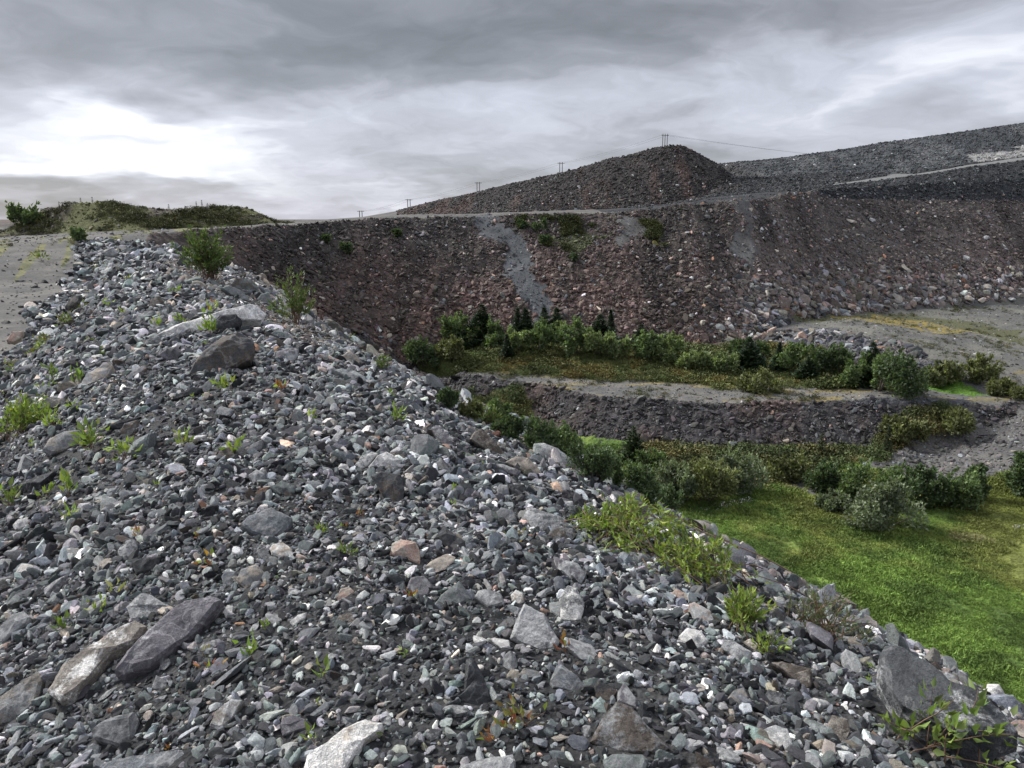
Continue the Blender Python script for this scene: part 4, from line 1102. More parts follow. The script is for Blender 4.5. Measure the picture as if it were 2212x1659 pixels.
TR('boulder', 'pale pink boulder at the left edge by the low plants', 'C', [(40, 1062), (80, 1010), (140, 1008), (125, 1050), (80, 1075)], 'be', 'pk', .4, 0, .40, .5, short='pale pink left boulder')
TR('rock', 'tan rounded stone on the crest between two small sprouts', 'C', [(710, 940), (740, 915), (800, 930), (805, 955), (760, 968)], 'ta', 'be', .4, 0, .45, .5, short='tan rounded stone')
TR('rock', 'brown rock right of the tan rounded stone on the crest', 'C', [(885, 870), (910, 815), (960, 800), (985, 830), (930, 875)], 'ta', 'br', .4, 0, .40, .5, short='brown crest rock')
TR('rock', 'grey flat rock left of the long white slab', 'C', [(840, 920), (870, 890), (930, 885), (920, 920), (870, 940)], 'mg', 'lg', .4, 0, .45, .5, short='grey flat crest rock')
TR('rock', 'grey rock at the left end of the long white slab', 'C', [(855, 1110), (880, 1060), (950, 1040), (985, 1080), (930, 1115)], 'mg', 'dg', .4, .2, .40, .5, short='grey end rock')
TR('rock', 'blue purple rock with a dark face below the long white slab', 'C', [(940, 1160), (1000, 1115), (1060, 1100), (1110, 1150), (1080, 1190), (1000, 1185)], 'pu', 'dg', .4, 0, .40, .5, [(1040, 1130, .2)], short='blue purple rock')
TR('boulder', 'dark stacked rock in the gap beside the tall bush', 'C', [(1060, 600), (1090, 560), (1140, 580), (1140, 630), (1090, 640)], 'dg', 'bk', .4, 0, .30, .7, short='dark stacked rock', lift=.1)
TR('flat_rock', 'green grey slab on the edge left of the dipping greenish slab', 'K', [(590, 685), (640, 690), (705, 745), (690, 772), (630, 740)], 'gn', 'bg', .4, 0, .40, .4, short='green grey edge slab')
# ------------------------------------------------------------------ middling rocks strewn over the ridge
def loose_rocks():
    rng = np.random.default_rng(404)
    meshes = [stone_mesh('rock', 700 + k, sub=4, flat=(1, rng.uniform(.65, .95), rng.uniform(.45, .75)), planes=int(rng.integers(8, 12)), rough=.03) for k in range(18)]
    for me in meshes:
        me.materials.append(None)
    kinds = [('mg', 'lg', 'grey', 24), ('lg', 'mg', 'light grey', 18), ('bg', 'mg', 'blue grey', 18), ('gn', 'bg', 'greenish grey', 14), ('dg', 'bk', 'dark grey', 20), ('be', 'ta', 'beige', 5), ('br', 'ta', 'brown', 6), ('pu', 'lg', 'lilac grey', 4), ('wh', 'lg', 'white', 3), ('pk', 'be', 'pink', 2)]
    w = np.array([k[3] for k in kinds], float); w /= w.sum()
    taken = [(float(project(c)[0]), float(project(c)[1]), s * F / np.linalg.norm(c)) for _, c, s, _ in NAMED]
    base = list(NAMED)
    n = 0
    for _ in range(2500):
        if n >= 125: break
        v = 560 + rng.beta(1.1, 1.35) * 1080
        u = rng.uniform(20, 2180)
        p = hit(u, v)
        if not on_ridge(p): continue
        s_ = p[0] * N_[0] + p[1] * N_[1]
        t = np.linalg.norm(p)
        if s_ < -2.6 or s_ > 3.4 or t > 16: continue
        rpx = float(np.exp(rng.normal(math.log(15), .35)))
        rpx = min(max(rpx, 9), 34) * (1.0 if v > 800 else .8)
        if any(math.hypot(u - a, (v - b) * 1.4) < r * .62 + rpx * 1.15 for a, b, r in taken): continue
        k = kinds[int(rng.choice(len(kinds), p=w))]
        flat = rng.uniform() < .5
        d = sorted(base, key=lambda q: np.linalg.norm(np.array(project(q[1])[:2]) - (u, v)))[:5]
        lab = None
        for q in d:
            qu, qv = [float(a) for a in project(q[1])[:2]]
            rel = ('left of' if u < qu else 'right of') if abs(u - qu) > 1.1 * abs(v - qv) else ('behind' if v < qv else 'in front of')
            cand = f"{k[2]} {'flat ' if flat else 'angular '}rock {rel} the {q[0]}"
            if cand not in used and len(cand.split()) <= 16:
                lab = cand; break
        if lab is None: continue
        used.add(lab)
        sz = rpx * t / F
        o = new_obj('rock', meshes[int(rng.integers(18))])
        nn = unit_(normal_at(p[:1], p[1:2], .2)[0] + rng.normal(0, .28, 3))
        o.rotation_euler = (Vector(nn).to_track_quat('Z', 'Y').to_matrix() @ Matrix.Rotation(rng.uniform(0, 6.28), 3, 'Z')).to_euler()
        o.scale = (sz * rng.uniform(1.0, 1.5), sz * rng.uniform(.85, 1.15), sz * (rng.uniform(.5, .75) if flat else rng.uniform(.9, 1.25)))
        o.location = p + nn * sz * .18
        o.material_slots[0].link = 'OBJECT'
        o.material_slots[0].material = rock_mat(k[0], k[1], .42, (0, .5)[int(rng.integers(2))], .3)
        tag(o, lab, 'rock', 'rocks lying on the gravel ridge')
        taken.append((u, v, rpx * 1.6)); n += 1
        a = np.linspace(0, 6.28, 9)[:-1]
        FOOT.append((np.stack([p[0] + np.cos(a) * sz * .8, p[1] + np.sin(a) * sz * .8], -1), p[:2], sz))
    print('loose rocks', n)
def unit_(v):
    return v / np.linalg.norm(v)
used = set()
loose_rocks()
# ------------------------------------------------------------------ big pale blocks at the foot of the right hand slope
BOULDER_MESH = [stone_mesh('boulder', 500 + k, sub=3, flat=(1, .85, .72), planes=10) for k in range(6)]
BM = [rock_mat('lg', 'mg', .4, 0, .25), rock_mat('be', 'lg', .4, 0, .25), rock_mat('mg', 'lg', .4, 0, .25), rock_mat('pk', 'be', .45, 0, .25)]
for me_ in BOULDER_MESH:
    me_.materials.append(None)
_rb = np.random.default_rng(61)
BLOCKS = [('in the pale heap at the corner of the slope', [(1603, 722), (1622, 730), (1640, 726), (1612, 705), (1630, 698), (1650, 708), (1668, 716), (1605, 682), (1640, 680), (1660, 690), (1690, 700), (1620, 660), (1676, 675), (1655, 664)], 13),
          ('in the row along the foot of the right hand slope', [(1715, 668), (1740, 672), (1764, 664), (1790, 668), (1815, 660), (1838, 666), (1862, 658), (1890, 664), (1915, 655), (1948, 660), (1975, 652), (2000, 657), (2030, 650), (2062, 655), (2090, 648), (2120, 652), (2150, 645), (2185, 650), (2205, 640)], 15),
          ('on the lower part of the right hand slope', [(1752, 612), (1800, 630), (1846, 600), (1905, 622), (1962, 585), (2010, 628), (2070, 600), (2130, 622), (2180, 598), (2085, 560)], 11),
          ('high on the right hand slope', [(1838, 480), (1884, 478), (1950, 500), (1785, 520), (1700, 512), (2130, 515), (2172, 540), (2020, 470)], 9)]
for wh_, pts_, szp in BLOCKS:
    for u, v in pts_:
        p = hit(u, v)
        k = int(_rb.integers(0, 6)); c = int(_rb.choice(4, p=[.42, .22, .24, .12]))
        o = new_obj('boulder', BOULDER_MESH[k])
        s = szp * _rb.uniform(.75, 1.35) * np.linalg.norm(p) / F / 1.5
        o.location = p + np.array([0, 0, s * .25])
        o.scale = (s * _rb.uniform(.9, 1.4), s, s * _rb.uniform(.8, 1.1))
        o.rotation_euler = (_rb.normal(0, .4), _rb.normal(0, .4), _rb.uniform(0, 6.28))
        o.material_slots[0].link = 'OBJECT'
        o.material_slots[0].material = BM[c]
        tag(o, ('light grey', 'cream', 'mid grey', 'pinkish')[c] + ' boulder ' + wh_, 'boulder', 'boulders on the right hand slope')
# ------------------------------------------------------------------ loose stone
NEAR_PAL = dict(bk=24, dg=30, bg=22, mg=15, gn=13, lg=13, wh=4, be=2.4, pk=.9, br=1.8, pu=1.5, ta=2.4, gl=7, ru=.35)
TAN_PAL = dict(ta=32, be=10, mg=18, br=12, dg=8, lg=8, bg=6, pk=2, wh=1)
EDGE_PAL = dict(mg=24, lg=14, ta=24, bg=16, gn=14, dg=10, be=4, br=5, wh=2)

Z_TAN = hits([(400, 555), (470, 600), (560, 655), (640, 700), (725, 748), (690, 768), (610, 722), (520, 655), (430, 612), (350, 575)])
def near_gravel():
    rng = np.random.default_rng(5)
    P, S, T = [], [], []
    bins = [(1.3, 2.0), (2.0, 3.0), (3.0, 4.5), (4.5, 6.5), (6.5, 9.5), (9.5, 14), (14, 22), (22, 34), (34, 56)]
    for r0, r1 in bins:
        rm = (r0 + r1) / 2
        smin = max(0.0088, 0.0023 * rm * (1 if rm < 6 else (.82 if rm < 13 else .68)))          # radius of the smallest stones worth drawing
        area = (r1 * r1 - r0 * r0) * R(88) / 2
        n = int(area * 1.6 / (math.pi * (1.30 * smin) ** 2))
        n = min(n, 140000)
        th = rng.uniform(R(-44), R(44), n)
        r = np.sqrt(rng.uniform(r0 * r0, r1 * r1, n))
        x, y = np.sin(th) * r, np.cos(th) * r
        _, l, s = ridge_z(x, y)
        k = (s > -2.75 - 0.3 * np.sin(l * .5) - .02 * l) & (s < 5.2)
        k &= ~under_rock(x, y)
        x, y, l, s, r = x[k], y[k], l[k], s[k], r[k]
        p2 = np.stack([x, y], -1)
        # some ground is bare fines, some is all coarse stone
        coarse = fbm(p2 * 0.75, 3, 131) + 0.35 * sstep(2.4, 3.6, s)
        keep = rng.uniform(size=len(x)) < np.clip(0.84 + 1.0 * coarse, np.where(l > 4, .42, .25), 1)
        x, y, l, s, r, coarse = x[keep], y[keep], l[keep], s[keep], r[keep], coarse[keep]
        n = len(x)
        u = rng.uniform(size=n)
        size = smin * np.minimum(u ** (-1 / 2.0), 4.0 if rm < 6 else 3.6)
        size *= np.clip(1 + 0.55 * coarse, .7, 1.5)
        z = height(x, y)
        P.append(np.stack([x, y, z + size * rng.uniform(-.12, .30, n)], -1))
        S.append(size)
        c = pick(NEAR_PAL, n, rng); c *= np.where(c.max(-1) > .10, 1.24, 1.0)[:, None]
        p2 = np.stack([x, y], -1)
        tan = sstep(.1, .55, fbm(p2 * .22, 3, 99) + .55 * sstep(2.2, 3.4, s) * sstep(6, 14, l) + .2 * sstep(14, 25, l)) * sstep(.2, 1.6, s)
        strip = in_poly(x, y, Z_TAN)
        kk = (rng.uniform(size=n) < tan * .75) | (strip & (rng.uniform(size=n) < .85))
        S[-1] *= np.where(strip, .62, 1)
        c[kk] = pick(TAN_PAL, n, rng)[kk]
        ed = rng.uniform(size=n) < sstep(2.7, 3.8, s) * .8
        c[ed] = pick(EDGE_PAL, n, rng)[ed]
        T.append(c)
    # the outer edge, where the bigger blocks have rolled to
    n = 5200
    l = rng.uniform(.2, 1, n) ** 2 * 26; s = rng.normal(3.75, .55, n)
    x, y = E_[0] * l + N_[0] * s, E_[1] * l + N_[1] * s
    k = (s > 2.6) & (s < 5.2) & ~under_rock(x, y) & (rng.uniform(size=n) < .35 + .65 * sstep(3.0, 3.6, s))
    x, y, s, l = x[k], y[k], s[k], l[k]
    r = np.hypot(x, y); n = len(x)
    size = np.minimum(.024 * rng.uniform(size=n) ** (-1 / 2.2), .105) * (.75 + r * .055)
    P.append(np.stack([x, y, height(x, y) + size * rng.uniform(.1, .4, n)], -1)); S.append(size); T.append(pick(EDGE_PAL, n, rng))
    P, S, T = np.concatenate(P), np.concatenate(S), np.concatenate(T)
    nr = normal_at(P[:, 0], P[:, 1], .08)
    rot = lay(rng, P, nr, S, .8)
    scl = S[:, None] * np.stack([rng.uniform(.85, 1.5, len(S)), rng.uniform(.8, 1.2, len(S)), rng.uniform(.7, 1.15, len(S))], -1)
    print('near gravel', len(P))
    scatter('loose_gravel', P, rot, scl, T, STONES, 'loose grey gravel covering the ridge in the foreground')
near_gravel()

def far_rubble():
    rng = np.random.default_rng(8)
    def field(name, n, ybox, cond, size, pal, label, zpal=None):
        P, S, T, = [], [], []
        got = 0
        n_try = n * 2
        a = rng.uniform(R(-42), R(42), n_try)
        y = rng.uniform(ybox[0] ** 1, ybox[1], n_try)
        x = np.tan(a) * y
        z = height(x, y)
        zone, col, slope = classify(x, y, z)
        k = cond(x, y, z, zone, slope) & (col.max(-1) < .30)
        x, y, z, col, zone = x[k][:n], y[k][:n], z[k][:n], col[k][:n], zone[k][:n]
        # hidden behind our own ridge: leave out what the ridge covers from a wide set of viewpoints
        _, l, s = ridge_z(x, y)
        m = len(x)
        u = rng.uniform(size=m)
        sz = size[0] * np.minimum(u ** (-1 / 2.1), size[1] / size[0])
        sz *= size[2](x, y, z) if len(size) > 2 else 1
        f = np.exp(rng.normal(.02, .36, (m, 1)))
        c = col * f * np.exp(rng.normal(0, .05, (m, 3)))
        pc = pick(pal, m, rng)
        kk = rng.uniform(size=m) < np.where(y > 92, .05, .07 + .12 * sstep(16, 24, x)) + .28 * sstep(-4, -8.5, z) * sstep(13, 22, x) * (z > -11) * (y > 64)
        c[kk] = pc[kk]
        P = np.stack([x, y, z + sz * .05], -1)
        nr = normal_at(x, y, .4)
        rot = lay(rng, P, nr, sz, .5)
        scl = sz[:, None] * np.stack([rng.uniform(.85, 1.4, m), rng.uniform(.8, 1.2, m), rng.uniform(.8, 1.3, m)], -1)
        print(name, m)
        scatter(name, P, rot, scl, c, STONES, label)
    WP = dict(br=10, mg=10, ta=10, dg=8, lg=5, be=5, pk=3, bg=6, ru=3, wh=1)
    def lower(x, y, z):
        # blocks roll to the foot of the slope: the biggest lie at the bottom of the right hand wall
        return 1 + 0.75 * sstep(-3, -8.5, z) * sstep(14, 24, x) + 0.25 * sstep(-4, -9, z)
    rubz = ZI['rubble']
    field('slope_rubble', 150000, (58, 108), lambda x, y, z, zo, sl: (zo == rubz) & (sl > .25) & (z < 4.5), (.052, .26, lower), WP, 'reddish broken rock covering the pit slope')
    field('upper_rubble', 150000, (92, 142), lambda x, y, z, zo, sl: (((zo == rubz) & (sl > .2)) | ((zo == ZI['flat']) & (x > 14))) & (z > -1), (.048, .22), dict(bg=10, mg=6, lg=2, br=8, dg=16, wh=.3), 'grey and brown rock covering the upper dump')
    field('bank_rubble', 80000, (38, 66), lambda x, y, z, zo, sl: (zo == rubz) & (sl > .25) & (z < -9), (.042, .24), dict(bg=4, dg=12, mg=6, br=6, pk=1, lg=2), 'dark broken rock covering the bench bank')
    field('road_stones', 26000, (36, 90), lambda x, y, z, zo, sl: np.isin(zo, [ZI['bench_road'], ZI['ramp'], ZI['flat'], ZI['gully']]) , (.03, .12), dict(mg=10, lg=3, dg=8, bg=8, ta=5), 'small stones lying on the bench road and ramp')
    field('ramp_stones', 16000, (36, 56), lambda x, y, z, zo, sl: zo == ZI['ramp'], (.045, .22), dict(mg=10, lg=3, dg=10, bg=10, ta=3), 'loose rock strewn over the ramp road')
    field('chute_stones', 12000, (64, 92), lambda x, y, z, zo, sl: zo == ZI['gully'], (.04, .20), dict(mg=8, dg=10, bg=8, br=5), 'loose stones lying in the grey gravel chutes')
    field('mound_stones', 9000, (86, 112), lambda x, y, z, zo, sl: zo == ZI['mound'], (.08, .3), dict(mg=10, lg=3, dg=8, br=8), 'brown rock showing through the mossy hill')
    field('plateau_stones', 9000, (9, 90), lambda x, y, z, zo, sl: (zo == ZI['plateau']) & (x < 0), (.03, .16), dict(mg=10, lg=4, dg=8, bg=8), 'small stones lying on the gravel plateau')
far_rubble()

def outer_slope():
    """the flank of the ridge that falls to the pit floor: coarse broken rock all the way down"""
    rng = np.random.default_rng(15)
    n = 26000
    l = rng.uniform(-3, 58, n); s = 5.2 + rng.uniform(0, 1, n) * 17
    x, y = E_[0] * l + N_[0] * s, E_[1] * l + N_[1] * s
    k = on_ridge_many(x, y)
    x, y = x[k], y[k]
    n = len(x)
    sz = np.minimum(.06 * rng.uniform(size=n) ** (-1 / 2.2), .34) * np.clip(np.hypot(x, y) / 16, .25, 1)
    nr = normal_at(x, y, .3)
    scl = sz[:, None] * np.stack([rng.uniform(.85, 1.5, n), rng.uniform(.8, 1.2, n), rng.uniform(.8, 1.2, n)], -1)
    scatter('outer_slope_rubble', np.stack([x, y, height(x, y) + sz * .1], -1), lay(rng, x, nr, sz, .7), scl, pick(EDGE_PAL, n, rng) * .85, STONES, 'coarse rubble on the steep outer flank of the gravel ridge')
def on_ridge_many(x, y):
    return ridge_z(x, y)[0] >= tin_z(x, y) - .02
outer_slope()
# ------------------------------------------------------------------ plants
def leaf_mat(name, vary=.25, trans=.25):
    m = bpy.data.materials.new(name)
    m.use_nodes = True
    t = m.node_tree
    g = NT(t)
    b = t.nodes['Principled BSDF']
    at = g.n('ShaderNodeAttribute', attribute_name='tint')
    g.put(b.inputs['Base Color'], at.outputs['Color'])
    b.inputs['Roughness'].default_value = .6
    b.inputs['Specular IOR Level'].default_value = .3
    tr = g.n('ShaderNodeBsdfTranslucent')
    g.put(tr.inputs['Color'], g.mix(1.0, at.outputs['Color'], (1.3, 1.45, .7), 'MULTIPLY'))
    mx = g.n('ShaderNodeMixShader')
    mx.inputs[0].default_value = trans
    t.links.new(b.outputs[0], mx.inputs[1])
    t.links.new(tr.outputs[0], mx.inputs[2])
    out = [n for n in t.nodes if n.type == 'OUTPUT_MATERIAL'][0]
    t.links.new(mx.outputs[0], out.inputs[0])
    return m
def bark_mat(name, c):
    m = bpy.data.materials.new(name)
    m.use_nodes = True
    g = NT(m.node_tree)
    b = m.node_tree.nodes['Principled BSDF']
    tcn = g.n('ShaderNodeTexCoord')
    f = g.ramp(g.noise(tcn.outputs['Object'], 40, 4), [(.3, .6), (.7, 1.3)])
    g.put(b.inputs['Base Color'], g.mix(1.0, (*c, 1), f, 'MULTIPLY'))
    b.inputs['Roughness'].default_value = .85
    return m
LEAF, BARK, DARKBARK = leaf_mat('leaf'), bark_mat('twig_bark', (.16, .10, .065)), bark_mat('grey_bark', (.10, .085, .07))
NEEDLE = leaf_mat('needle', trans=.08)
rngp = np.random.default_rng(77)

def unit(v):
    return v / np.maximum(np.linalg.norm(v, axis=-1, keepdims=True), 1e-9)

def leaf_geo(base, axis, side, length, width, fold=.25, droop=.15):
    """pointed leaves, two folded halves of two faces each: (n) leaves -> vertices and quads"""
    n = len(base)
    up = unit(np.cross(axis, side))
    L, Wd = length[:, None], width[:, None]
    a = base
    tip = base + axis * L - up * L * droop
    m1 = base + axis * L * .38 + up * L * .04
    l1 = m1 + side * Wd * .5 + up * Wd * fold
    r1 = m1 - side * Wd * .5 + up * Wd * fold
    V = np.stack([a, l1, m1, r1, tip], 1).reshape(-1, 3)
    k = np.arange(n)[:, None] * 5
    T = np.concatenate([k + np.array([[0, 2, 1]]), k + np.array([[1, 2, 4]]), k + np.array([[0, 3, 2]]), k + np.array([[3, 4, 2]])])
    return V, T

def tube_geo(paths):
    """paths: list of (points (m,3), radii (m)) -> vertices, quads"""
    Vs, Qs, o = [], [], 0
    ns = 5
    ang = np.arange(ns) * 2 * np.pi / ns
    for P, Rr in paths:
        P = np.asarray(P, float)
        d = unit(np.gradient(P, axis=0))
        h = np.where(np.abs(d[:, 2:3]) > .9, np.array([[1., 0, 0]]), np.array([[0, 0, 1.]]))
        s = unit(np.cross(d, h)); u = np.cross(s, d)
        ring = P[:, None] + (np.cos(ang)[None, :, None] * s[:, None] + np.sin(ang)[None, :, None] * u[:, None]) * np.asarray(Rr)[:, None, None]
        m = len(P)
        Vs.append(ring.reshape(-1, 3))
        i = np.arange(m - 1)[:, None] * ns + np.arange(ns)[None]
        j = np.arange(m - 1)[:, None] * ns + (np.arange(ns)[None] + 1) % ns
        Qs.append(np.stack([i, j, j + ns, i + ns], -1).reshape(-1, 4) + o)
        o += m * ns
    return np.concatenate(Vs), np.concatenate(Qs)

def root_at(name, label, cat, loc, group=None):
    o = bpy.data.objects.new(name, None)
    COL.objects.link(o)
    o.location = loc
    o.empty_display_size = .1
    return tag(o, label, cat, group)

def tint_of(c, n, rng, sd=.2, per=1):
    t = np.asarray(c)[None] * np.exp(rng.normal(0, sd, (n, 1))) * np.exp(rng.normal(0, .06, (n, 3)))
    return np.repeat(t, per, 0)

def leafy(name, label, u, vb, ulo, uhi, vt, leaf, nleaf, stems, cols, cat='bush', group=None, width=.32, base=None, foot=.12, sd=.22, lean=0.0, stemcol=None, part='leaves'):
    """a shrub or sprout: woody stems from one foot, leaves of real size set along them"""
    rng = np.random.default_rng(int(u * 13 + vb * 7) % 99991)
    B = hit_ridge(u, vb) if base is None else base
    t = np.linalg.norm(B)
    mpp = t / F
    hgt = max((vb - vt) * mpp, .02)
    x0, x1 = (ulo - u) * mpp, (uhi - u) * mpp
    wid = (x1 - x0) / 2
    cx = (x0 + x1) / 2
    paths, lb, la, ls_ = [], [], [], []
    for k in range(stems):
        an = rng.uniform(0, 2 * np.pi)
        rr = math.sqrt(rng.uniform(0, 1))
        e = np.array([cx + math.cos(an) * rr * wid, math.sin(an) * rr * wid * .8 + lean, 0])
        # the crown is a low dome over the foot
        e[2] = hgt * (1 - .55 * rr * rr) * rng.uniform(.72, 1.0)
        f = rng.normal(0, foot * wid + .003, 3); f[2] = -.02
        m = 7
        tt = np.linspace(0, 1, m)
        P = f[None] * (1 - tt[:, None]) + e[None] * tt[:, None]
        P[:, 2] = f[2] + (e[2] - f[2]) * (tt ** .75)
        P += np.cumsum(rng.normal(0, .03 * hgt, (m, 3)), 0) * tt[:, None]
        gz = height(P[:, 0] + B[0], P[:, 1] + B[1]) - B[2]
        P[1:, 2] = np.maximum(P[1:, 2], gz[1:] + .015)
        r0 = max(.0035 * hgt ** .5 * 2, .0012)
        paths.append((P, r0 * (1 - .75 * tt)))
        ln = int(round(nleaf / stems))
        q = np.sort(rng.uniform(.28, 1.0, ln)) if ln > 1 else np.array([1.0])
        q[-1:] = 1
        for qq in q:
            i = min(int(qq * (m - 1)), m - 2); w = qq * (m - 1) - i
            p = P[i] * (1 - w) + P[i + 1] * w
            d = unit(P[i + 1] - P[i])
            out = rng.normal(size=3); out -= d * (out @ d); out = unit(out)
            a = unit(d * rng.uniform(.35, .9) + out * rng.uniform(.5, 1.0) + np.array([0, 0, .25]))
            lb.append(p + out * rng.uniform(0, .35) * leaf * mpp); la.append(a)
            ls_.append(unit(np.cross(a, d + rng.normal(size=3) * .3)))
    lb, la, ls_ = np.array(lb), np.array(la), np.array(ls_)
    n = len(lb)
    L = leaf * mpp * rng.uniform(.6, 1.15, n)
    V, T = leaf_geo(lb, la, ls_, L, L * width * rng.uniform(.8, 1.2, n))
    root = root_at(name, label, cat, B, group)
    me = mesh_np('leaves', V, [T])
    ci = rng.choice(len(cols), n)
    c = np.array(cols)[ci] * np.exp(rng.normal(0, sd, (n, 1))) * np.exp(rng.normal(0, .05, (n, 3)))
    color_attr(me, np.repeat(c, 5, 0))
    lo = new_obj(part, me, LEAF, root)
    V, Q = tube_geo(paths)
    so = new_obj('stem', mesh_np('stem', V, [Q]), BARK, root)
    return root

def bush(name, label, u, vt, vb, w, col, group, cat='bush', leafpx=7.0, n=2600, depth=.8, col2=None, blobs=9):
    """a dense far bush: many leaf sized faces through the volume of several clumps"""
    rng = np.random.default_rng(int(u * 17 + vb * 5) % 99991)
    B = hit(u, vb)
    t = np.linalg.norm(B); mpp = t / F
    H, Wd = (vb - vt) * mpp, w * mpp / 2
    P, Nn = [], []
    cs = []
    for k in range(blobs):
        an = rng.uniform(0, 2 * np.pi); rr = math.sqrt(rng.uniform(0, 1)) * .80
        hz = rng.uniform(.18, .84) * (1 - .30 * rr)
        c = np.array([math.cos(an) * rr * Wd, math.sin(an) * rr * Wd * depth, hz * H])
        s = rng.uniform(.15, .44)
        cs.append(c)
        m = int(n / blobs * (s / .3) ** 1.5)
        d = unit(rng.normal(size=(m, 3)))
        r = (rng.uniform(0, 1, m) ** .4)[:, None]
        lump = 1 + .30 * fbm(d * 2.2 + k * 9, 2, k + 3)[:, None]
        q = c + d * r * lump * np.array([Wd * s, Wd * s * depth, min(H * .36, Wd * s * 1.25)])
        P.append(q); Nn.append(d)
    # ragged shoots that stand out of the crown
    for _ in range(int(blobs * 2.2)):
        c = cs[int(rng.integers(len(cs)))]
        d = unit(np.array([rng.normal(0, .5), rng.normal(0, .5), rng.uniform(.5, 1.2)]))
        m = int(n / blobs / 7) + 3
        tt = rng.uniform(.2, 1, m)[:, None]
        ext = rng.uniform(.30, .52) * min(H, Wd * 1.3)
        P.append(c + d * tt * ext * 1.15 + rng.normal(0, .035, (m, 3)) * H * (1.15 - tt)); Nn.append(np.repeat(d[None], m, 0))
    P, Nn = np.concatenate(P), np.concatenate(Nn)
    k = (P[:, 2] > .02) & (P[:, 2] < H * 1.18)
    P, Nn = P[k], Nn[k]
    m = len(P)
    ax = unit(Nn * .6 + rng.normal(size=(m, 3)) * .6 + np.array([0, 0, .45]))
    sd = unit(np.cross(ax, rng.normal(size=(m, 3))))
    L = leafpx * mpp * rng.uniform(.6, 1.25, m)
    V, T = leaf_geo(P, ax, sd, L, L * rng.uniform(.45, .7, m))
    root = root_at(name, label, cat, B, group)
    me = mesh_np('crown', V, [T])
    c = np.asarray(col)[None] * np.exp(rng.normal(0, .28, (m, 1)))
    if col2 is not None:
        kk = fbm(P * 1.2 / max(Wd, .2), 2, 5) > .05
        c[kk] = (np.asarray(col2)[None] * np.exp(rng.normal(0, .28, (m, 1))))[kk]
    color_attr(me, np.repeat(c, 5, 0))
    new_obj('crown', me, LEAF, root)
    paths = []
    for c in cs:
        tt = np.linspace(0, 1, 5)[:, None]
        f = np.array([c[0] * .15, c[1] * .15, -.1])
        q = f * (1 - tt) + c * tt
        q[:, :2] -= (c[:2] - f[:2]) * (tt * (1 - tt)) * .5
        paths.append((q, .022 * H ** .6 * (1 - .7 * tt[:, 0])))
    V, Q = tube_geo(paths)
    new_obj('trunk', mesh_np('trunk', V, [Q]), DARKBARK, root)
    return root

def spruce(name, label, u, vt, vb, w, col, group, B=None, dense=1.0, cat='tree', power=1.0):
    rng = np.random.default_rng(int(u * 19 + vb * 3) % 99991)
    B = hit(u, vb) if B is None else B
    t = np.linalg.norm(B); mpp = t / F
    H, Wd = (vb - vt) * mpp, w * mpp / 2
    root = root_at(name, label, cat, B, group)
    hs = np.linspace(.04, .97, int(16 * dense) + 4)
    bp, pa, ps, Ls = [], [], [], []
    for h in hs:
        R_ = Wd * max((1 - h), .03) ** power * rng.uniform(.8, 1.1)
        nb = int(6 + 5 * (1 - h))
        for a in rng.uniform(0, 2 * np.pi, nb):
            rad = R_ * rng.uniform(.65, 1.1)
            d = np.array([math.cos(a), math.sin(a), 0])
            m = 9
            tt = rng.uniform(.1, 1, m)
            p = d * (tt * rad)[:, None] + np.array([0, 0, 1]) * (h * H - tt * rad * .28 + .02 * H)[:, None]
            bp.append(p + rng.normal(0, .02 * Wd, (m, 3)))
            side = np.array([-d[1], d[0], 0])
            s = rng.choice([-1, 1], m)[:, None]
            ax = unit(d[None] * .8 + side[None] * s * .7 + np.array([0, 0, .12]) + rng.normal(0, .2, (m, 3)))
            pa.append(ax)
            ps.append(unit(np.cross(ax, np.array([0, 0, 1.]) + rng.normal(0, .4, (m, 3)))))
            Ls.append(np.full(m, max(rad * .42, .05 * H)) * rng.uniform(.7, 1.2, m))
    # the leader
    bp.append(np.array([[0, 0, H * .95]])); pa.append(np.array([[0, 0, 1.]])); ps.append(np.array([[1., 0, 0]])); Ls.append(np.array([H * .08]))
    bp, pa, ps, Ls = map(np.concatenate, (bp, pa, ps, Ls))
    V, T = leaf_geo(bp, pa, ps, Ls, Ls * .62)
    me = mesh_np('crown', V, [T])
    color_attr(me, tint_of(col, len(bp), rng, .25, 5))
    new_obj('crown', me, NEEDLE, root)
    V, Q = tube_geo([(np.array([[0, 0, -.1], [0, 0, H * .5], [0, 0, H * .97]]), np.array([.03, .02, .005]) * max(H, .6))])
    new_obj('trunk', mesh_np('trunk', V, [Q]), DARKBARK, root)
    return root

G_MID, G_DARK, G_LIGHT, G_OLIVE, G_GREY = (.108, .148, .066), (.072, .102, .050), (.158, .196, .090), (.122, .134, .060), (.128, .152, .098)
SPR = (.034, .054, .028)
